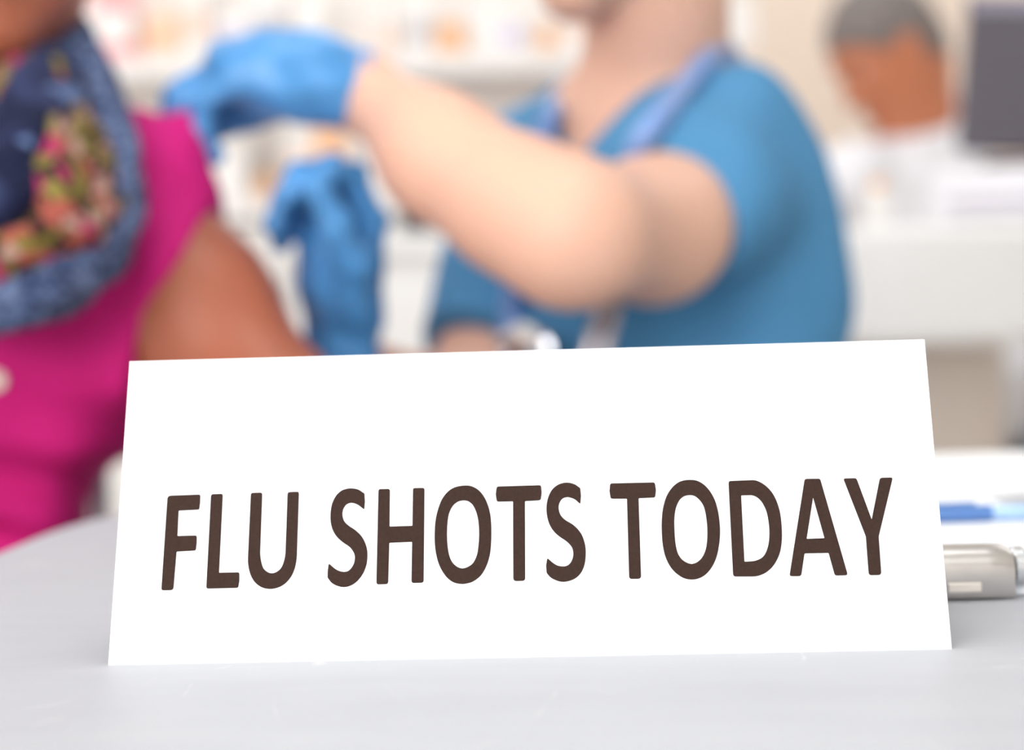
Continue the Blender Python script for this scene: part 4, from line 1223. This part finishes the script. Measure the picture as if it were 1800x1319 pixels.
hang = spline([Ypt, at(1100, 380, 1.575), on_cloth(1128, 262), on_cloth(1160, 222), on_cloth(1205, 168), on_cloth(1245, 122), at(1275, 88, 1.72), nbk + side_n * .01,
               at(1010, 150, 1.86), on_cloth(985, 205), on_cloth(962, 240), at(935, 330, 1.70), at(916, 440, 1.66), on_cloth(908, 545), on_cloth(908, 585)], 8)
tube('tubing', hang, .0095, M_tube, st, 14)
# metal ear tubes below the Y joint
for q in ([Ypt, at(1066, 520, 1.545), at(1042, 585, 1.535), at(1020, 660, 1.535)], [Ypt, at(1088, 520, 1.545), at(1070, 590, 1.535), at(1056, 665, 1.535)]):
    pth = spline(q, 8)
    tube('ear_tube', pth, .0048, M_chrome2, st, 10)
    bm = bmesh.new()
    bmesh.ops.create_uvsphere(bm, u_segments=16, v_segments=10, radius=.008)
    bmesh.ops.translate(bm, vec=q[-1], verts=bm.verts)
    from_bm('ear_tip', bm, M_dark, st, smooth=True)
cpc = at(928, 628, 1.600)
ax_ = (CAM - cpc).normalized() * .75 + Vector((-.2, 0, .5))
cp = lathe('chest_piece', [(.0005, .0), (.017, .0), (.0215, .003), (.0215, .007), (.012, .010), (.009, .017), (.014, .020), (.016, .024), (.015, .027), (.0005, .028)], cpc, M_chrome, st, 32, axis=ax_)
stm = lathe('stem', [(.004, 0), (.006, .004), (.006, .018), (.0045, .022)], at(906, 590, 1.612), M_chrome, st, 16, axis=(cpc - at(906, 560, 1.612)).normalized())
for q, r_ in ((at(888, 604, 1.588), .0075), (at(941, 616, 1.584), .0075)):  # chrome balls added only to catch bright glints beside the chest piece
    bm = bmesh.new()
    bmesh.ops.create_uvsphere(bm, u_segments=20, v_segments=12, radius=r_)
    bmesh.ops.translate(bm, vec=q, verts=bm.verts)
    from_bm('glint_ball', bm, M_chrome, st, smooth=True)

# ------------------------------------------------------------------ the patient in magenta
M_pskin = mat('brown_skin', (168, 96, 70), .45, noise=.06, scale=14, spec=.4, sss=.08)
M_shirt = mat('magenta_cotton', (206, 33, 124), .8, noise=.05, scale=8, bump=.2, bscale=400, spec=.2)
SLp = at(190, 362, 1.50)           # her left shoulder
ELp = at(486, 748, 1.40)           # her left elbow, hidden behind the sign
Cp = at(-75, 350, 1.52)
fwd_p = Vector((.30, -.95, 0)).normalized()
side_p = Vector((-fwd_p.y, fwd_p.x, 0))          # towards her left
SRp = Cp - (SLp - Cp); SRp.z = SLp.z
Mp = mixp(SLp, SRp, .5)
PELp = Vector((Mp.x - .01, Mp.y + .02, .57))
NBp = Mp + Z * .055 + fwd_p * .02
CHp = at(-25, 78, 1.40)
pf, pu, prr = frame(Vector((.05, -.97, -.16)), Z)
HCp = CHp - pf * .078 + pu * .112
ERp = SRp + Vector((-.09, -.02, -.27))
WRp = ERp + fwd_p * .20 + side_p * .07 - Z * .02
WLp = ELp + Vector((.10, -.02, -.12)) + fwd_p * .10
WLp.z = max(WLp.z, .60)
patient = empty('person', (PELp.x, PELp.y, 0), 'person in magenta shirt and patterned scarf seated at the left of the table', 'person')
Jp = legs_vol(PELp, fwd_p, side_p, .01, splay=.05, thigh=.40, knee_z=.55)
lo, hi = bounds([SLp, SRp, ELp, ERp, WRp, WLp, HCp + pu * .13, HCp + pf * .1, PELp] + [p for j in Jp for p in j], .15)
lo[2] = .03
v = Vol(lo, hi, .0065)
torso(v, Mp, PELp, fwd_p, side_p, NBp, SLp, SRp, 0, .07, 1.10, .70)
hb = HCp - pf * .03 - pu * .055
v.chain([NBp - Z * .02, mixp(NBp, hb, .5), hb], [.064, .058, .058], .035)
v.chain([SLp, mixp(SLp, ELp, .5), ELp], [.060, .058, .050], .03)
v.chain([ELp, mixp(ELp, WLp, .4), WLp], [.050, .046, .030], .025)
v.chain([SRp, mixp(SRp, ERp, .5), ERp], [.060, .058, .048], .03)
v.chain([ERp, mixp(ERp, WRp, .4), WRp], [.048, .046, .030], .025)
hand(v, WLp, (WLp - ELp).normalized(), Vector((.2, .3, -1)), Vector((0, 1, 0)), [(.3, .4, .3)] * 4, .05, .95)
hand(v, WRp, (WRp - ERp).normalized(), Vector((.2, .2, -1)), side_p, [(.3, .4, .3)] * 4, .05, .95)
for hip, knee, ank in Jp:
    v.chain([hip, knee, ank, ank + fwd_p * .10 - Z * .05], [.085, .062, .038, .03], .03)
head(v, HCp, pf, pu, prr)
v.cone(at(262, 905, 1.25), at(262, 905, 1.65), .064, .064, .03, cut=True)      # waist
v.mesh('body', M_pskin, patient)
M_bhair = mat('black_hair', (34, 28, 26), .45, noise=.3, scale=120)
face_parts(HCp, pf, pu, prr, 1.0, patient, mat('lips_plum', (120, 58, 58), .4), M_bhair, mat('iris_brown', (48, 30, 22), .3))
lo2, hi2 = bounds([HCp], .18)
v = Vol(lo2, hi2, .005)
v.ell(HCp - pf * .02 + pu * .035, (.088, .104, .098), (prr, pf, pu), .02)
v.plane_cut(HCp + pf * .03 + pu * .02, (pf * 1.0 - pu * .6))
v.warp(lambda X, Y, Zz: .003 * np.sin(160 * X) * np.sin(150 * Y) * np.sin(170 * Zz) + .002 * np.sin(310 * X + 250 * Zz))
v.mesh('hair', M_bhair, patient)
# shirt
lo3, hi3 = bounds([SLp, SRp, PELp, mixp(SLp, ELp, .62), mixp(SRp, ERp, .6), NBp], .20)
v = Vol(lo3, hi3, .006)
torso(v, Mp, PELp, fwd_p, side_p, NBp - Z * .02, SLp, SRp, .012, .072, 1.12, .72)
bel = PELp + Z * .235 + fwd_p * .055
v.ell(bel, (.155, .115, .10), (side_p, fwd_p, Z), .05)
v.ell(PELp + Z * .06 + fwd_p * .05, (.13, .13, .09), (side_p, fwd_p, Z), .03)
dirP = (ELp - SLp).normalized()
hemP = mixp(SLp, ELp, .46)
w = Vol(lo3, hi3, .006)
w.chain([SLp + Z * .006, hemP + dirP * .10], [.064, .069], .045)
tip = at(335, 224, 1.475)                 # corner of the sleeve pinched up by the glove
w.cone(at(310, 300, 1.47), tip, .030, .010, .04)
nh = (RT * .90 - UP * .44).normalized()
w.plane_cut(at(318, 472, 1.43), nh)
v.join(w, .03)
v.cone(mixp(SRp, ERp, 0), mixp(SRp, ERp, .6), .064, .068, .045)
zb = PELp.z
v.warp(lambda X, Y, Zz: .0030 * np.sin(26 * X + 55 * Zz) + .0022 * np.sin(60 * X - 20 * Zz + 30 * Y)
       + .0095 * np.sin(105 * (Zz + .22 * X) + 12 * X) * np.exp(-((Zz - (zb + .165)) / .05) ** 2))
v.plane_cut(mixp(SRp, ERp, .55), (ERp - SRp), ball=(mixp(SRp, ERp, .75), .12))
v.cone(at(262, 905, 1.25), at(262, 905, 1.65), .048, .048, .03, cut=True)      # waist
v.plane_cut(PELp - Z * .05, -Z)
v.cone(NBp, NBp + Z * .2, .075, .10, 0, cut=True)
shirt = v.mesh('shirt', M_shirt, patient)
M_pearl = mat('pearl_button', (246, 226, 214), .2)
for py in (560, 668):
    # on the shirt front: march from the camera side to the cloth
    o_ = Vector(CAM)
    tgt = at(-9 + (py - 668) * .05, py, 1.4)
    if py == 560:
        bvh = BVHTree.FromPolygons([vv.co[:] for vv in shirt.data.vertices], [tuple(p.vertices) for p in shirt.data.polygons])
    h_ = bvh.ray_cast(o_, (tgt - o_).normalized())
    if h_[0] is not None:
        lathe('button', [(.0001, 0), (.0065, 0), (.0078, .001), (.0078, .0022), (.0062, .0032), (.0045, .0022), (.0001, .0022)], h_[0] - h_[1] * .0004, M_pearl, shirt, 20, axis=h_[1])
trousers(PELp, fwd_p, side_p, Jp, mat('charcoal_trousers', (58, 58, 66), .8), patient, fat=1.1)
shoes(Jp, fwd_p, mat('black_shoe', (40, 40, 42), .4), patient)

# scarf wound round her neck
M_knit = pattern_mat('blue_knit', [(76, 92, 128), (94, 110, 146), (56, 68, 102), (116, 130, 164), (42, 50, 80)], 190)
M_navy = pattern_mat('navy_knit', [(36, 42, 74), (28, 32, 58), (48, 56, 90), (32, 36, 66), (96, 116, 158), (40, 46, 78)], 32)
M_print = pattern_mat('scarf_print', [(122, 112, 54), (174, 48, 98), (164, 86, 74), (134, 122, 62), (58, 40, 40), (180, 142, 132), (110, 94, 46), (70, 44, 44)], 85)


def wind(pts):
    return spline([at(*p) for p in pts], 10, True)


scarf = tube('scarf', wind([(112, 75, 1.50), (165, 190, 1.44), (192, 310, 1.37), (178, 410, 1.33), (110, 485, 1.30), (0, 520, 1.285), (-120, 490, 1.29),
                            (-215, 380, 1.34), (-240, 230, 1.42), (-190, 90, 1.50), (-90, 40, 1.585), (30, 40, 1.58)]),
             .0235, M_knit, patient, 20, closed=True, pleat=.10, pn=6, seed=1)
tube('scarf_fold', wind([(66, 165, 1.42), (52, 235, 1.345), (10, 330, 1.30), (-60, 400, 1.29), (-130, 350, 1.32), (-160, 220, 1.39), (-120, 100, 1.45), (-40, 90, 1.55), (40, 110, 1.53)]),
     .032, M_navy, scarf, 20, closed=True, pleat=.09, pn=5, seed=2)
tube('scarf_fold', wind([(75, 150, 1.42), (118, 240, 1.345), (112, 340, 1.305), (75, 420, 1.285), (0, 455, 1.27), (-80, 440, 1.28), (-170, 340, 1.33), (-180, 200, 1.41), (-120, 80, 1.49), (-20, 40, 1.57), (60, 80, 1.52)]),
     .0165, M_print, scarf, 20, closed=True, pleat=.14, pn=5, seed=3)
tube('scarf_fold', wind([(20, 150, 1.385), (70, 230, 1.325), (100, 320, 1.292), (118, 400, 1.280), (150, 400, 1.30), (178, 350, 1.33), (150, 270, 1.36), (105, 180, 1.385), (70, 130, 1.41)]),
     .0155, M_print, scarf, 18, closed=True, pleat=.14, pn=5, seed=4)
tube('scarf_fold', wind([(140, 455, 1.31), (80, 505, 1.282), (0, 540, 1.27), (-90, 520, 1.275), (-160, 450, 1.30), (-90, 460, 1.30), (0, 480, 1.29), (80, 460, 1.30)]),
     .0165, M_knit, scarf, 18, closed=True, pleat=.12, pn=6, seed=5)

# patient's chair
ch = empty('armchair', (PELp.x, PELp.y, 0), 'dark grey chair with armrests under the person in magenta', 'chair')
M_chair = mat('dark_grey_upholstery', (66, 70, 70), .8)
AC = math.atan2(fwd_p.y, fwd_p.x) + math.pi / 2
RCH = Matrix.Rotation(AC, 4, 'Z')


def chl(a, b, z):                       # a to her left, b forwards
    return Vector((PELp.x, PELp.y, 0)) + side_p * a + fwd_p * b + Z * z


box('seat', chl(0, .08, .425), (.46, .46, .07), M_chair, ch, rot=RCH, bevel=.02)
box('backrest', chl(0, -.21, .85), (.38, .045, .19), M_chair, ch, rot=RCH, bevel=.02)
for e in (-1, 1):
    box('armrest', chl(e * .25, .0, .64), (.045, .30, .03), M_chair, ch, rot=RCH, bevel=.01)
    tube('arm_post', spline([chl(e * .25, .12, .63), chl(e * .25, .13, .5), chl(e * .20, .12, .42)], 5), .011, M_leg, ch, 10)
    for b in (-.13, .28):
        tube('leg', [chl(e * .20, b, .40), chl(e * .215, b, .2), chl(e * .225, b, .0)], .013, M_leg, ch, 10)
    tube('back_post', spline([chl(e * .11, -.13, .40), chl(e * .11, -.215, .5), chl(e * .11, -.215, .80)], 5), .011, M_leg, ch, 10)

# ------------------------------------------------------------------ the pharmacist in a white coat behind the counter
M_kskin = mat('warm_brown_skin', (196, 122, 88), .5, noise=.05, scale=14, spec=.35, sss=.08)
M_ghair = mat('grey_hair', (122, 112, 108), .6, noise=.18, scale=110)
M_coat = mat('white_coat', (232, 230, 233), .8, noise=.02, scale=8)
kf, ku, kr = frame(Vector((-.74, -.26, -.64)), Vector((-.25, 0, 1)))
HCk = at(1556, 92, 3.42)
KS = 1.0
NBk = at(1612, 296, 3.46)
sk = Vector((-.45, -.89, 0)).normalized()                 # towards his left (near side)
fk = Vector((-.89, .45, 0)).normalized()
SLk = NBk + sk * .17 - Z * .035 + fk * .06
SRk = NBk - sk * .17 - Z * .045 - fk * .01
Mk = mixp(SLk, SRk, .5)
PELk = Vector((Mk.x, Mk.y, .66)) - fk * .13
ELk = SLk + fk * .12 - Z * .22 + sk * .02
ERk = SRk + fk * .09 - Z * .25 - sk * .03
WLk = ELk + fk * .20 - Z * .015 - sk * .02
WRk = ERk + fk * .20 - Z * .015 + sk * .02
man = empty('person', (PELk.x, PELk.y, 0), 'grey haired person in white coat looking down behind the round counter', 'person')
Jk = legs_vol(PELk, fk, sk, .01, splay=.1, thigh=.34, knee_z=.58)
lo, hi = bounds([HCk + ku * .13, HCk + kf * .13, SLk, SRk, ELk, ERk, WLk + fk * .2, WRk + fk * .2, PELk] + [p for j in Jk for p in j], .13)
lo[2] = .03
v = Vol(lo, hi, .0075)
torso(v, Mk, PELk, fk, sk, NBk, SLk, SRk, 0, 0, 1.08)
hb = HCk - kf * .03 - ku * .055
v.chain([NBk - Z * .02, mixp(NBk, hb, .5), hb], [.066, .060, .060], .035)
for S_, E_, W_, sgn_ in ((SLk, ELk, WLk, 1), (SRk, ERk, WRk, -1)):
    v.chain([S_, mixp(S_, E_, .5), E_], [.058, .052, .045], .03)
    v.chain([E_, mixp(E_, W_, .35), W_], [.046, .043, .030], .025)
    hand(v, W_, (W_ - E_).normalized(), -Z, -sk * sgn_, [(.35, .5, .4)] * 4, .05, 1.0)
for hip, knee, ank in Jk:
    v.chain([hip, knee, ank, ank + fk * .10 - Z * .05], [.08, .06, .038, .03], .03)
head(v, HCk, kf, ku, kr, KS)
v.mesh('body', M_kskin, man)
face_parts(HCk, kf, ku, kr, KS, man, mat('lips_brown', (150, 86, 74), .4), M_ghair, MATS['iris_brown'])
lo2, hi2 = bounds([HCk], .18)
v = Vol(lo2, hi2, .005)
v.ell(HCk - kf * .014 + ku * .03, (.083, .101, .094), (kr, kf, ku), .02)
v.ell(HCk - kf * .055 - ku * .035, (.064, .045, .055), (kr, kf, ku), .03)
v.plane_cut(HCk + kf * .040 + ku * .03, (kf * 1.0 - ku * .95))
v.warp(lambda X, Y, Zz: .002 * np.sin(170 * X) * np.sin(160 * Y) + .0015 * np.sin(300 * X + 240 * Zz))
v.mesh('hair', M_ghair, man)
lo3, hi3 = bounds([SLk, SRk, PELk - Z * .12, ELk, ERk, WLk, WRk, NBk], .18)
v = Vol(lo3, hi3, .007)
torso(v, Mk, PELk, fk, sk, NBk, SLk, SRk, .018, 0, 1.1)
v.cone(mixp(SLk, SRk, .5) - fk * .05, at(1668, 230, 3.5), .10, .075, .05)
for S_, E_, W_ in ((SLk, ELk, WLk), (SRk, ERk, WRk)):
    v.chain([S_, mixp(S_, E_, .5), E_], [.072, .068, .060], .03)
    v.chain([E_, mixp(E_, W_, .92)], [.060, .046], .025)
v.warp(lambda X, Y, Zz: .003 * np.sin(30 * X + 50 * Zz) + .002 * np.sin(66 * X - 24 * Zz))
v.plane_cut(PELk - Z * .14, -Z)
vbk = NBk + fk * .10 - Z * .17
for e in (1,):
    n1 = (NBk + sk * .085 + Z * .02 - vbk).cross(fk).normalized()
    n2 = (NBk - sk * .085 + Z * .02 - vbk).cross(fk).normalized()
    ref = NBk + fk * .05
    Xg, Yg, Zg = (v.ax[0][:, None, None], v.ax[1][None, :, None], v.ax[2][None, None, :])
    a1 = math.copysign(1, (ref - vbk).dot(n1)); a2 = math.copysign(1, (ref - vbk).dot(n2))
    w_ = np.maximum(-a1 * pl(vbk, n1), -a2 * pl(vbk, n2))
    w_ = np.maximum(w_, -pl(Mk, fk))
    v.mix((slice(None),) * 3, w_.astype(np.float32), 0, True)
v.cone(NBk - Z * .04, NBk + Z * .2 + fk * .06, .068, .075, 0, cut=True)
coat = v.mesh('lab_coat', M_coat, man)
coat['label'] = 'white lab coat'
for e in (-1, 1):
    tube('collar', spline([NBk - fk * .07 + Z * .02 + sk * (e * .04), NBk + sk * (e * .085) + Z * .0, NBk + fk * .06 + sk * (e * .07) - Z * .07, vbk + sk * (e * .02) + Z * .03], 6),
         .016, M_coat, coat, 12, flat=.6)
trousers(PELk, fk, sk, Jk, mat('pale_grey_trousers', (206, 200, 196), .8), man)
shoes(Jk, fk, MATS['black_shoe'], man)
stool('tall_stool', PELk, .55, 'tall stool with chrome base under the person in white coat', MATS['stool_vinyl'])
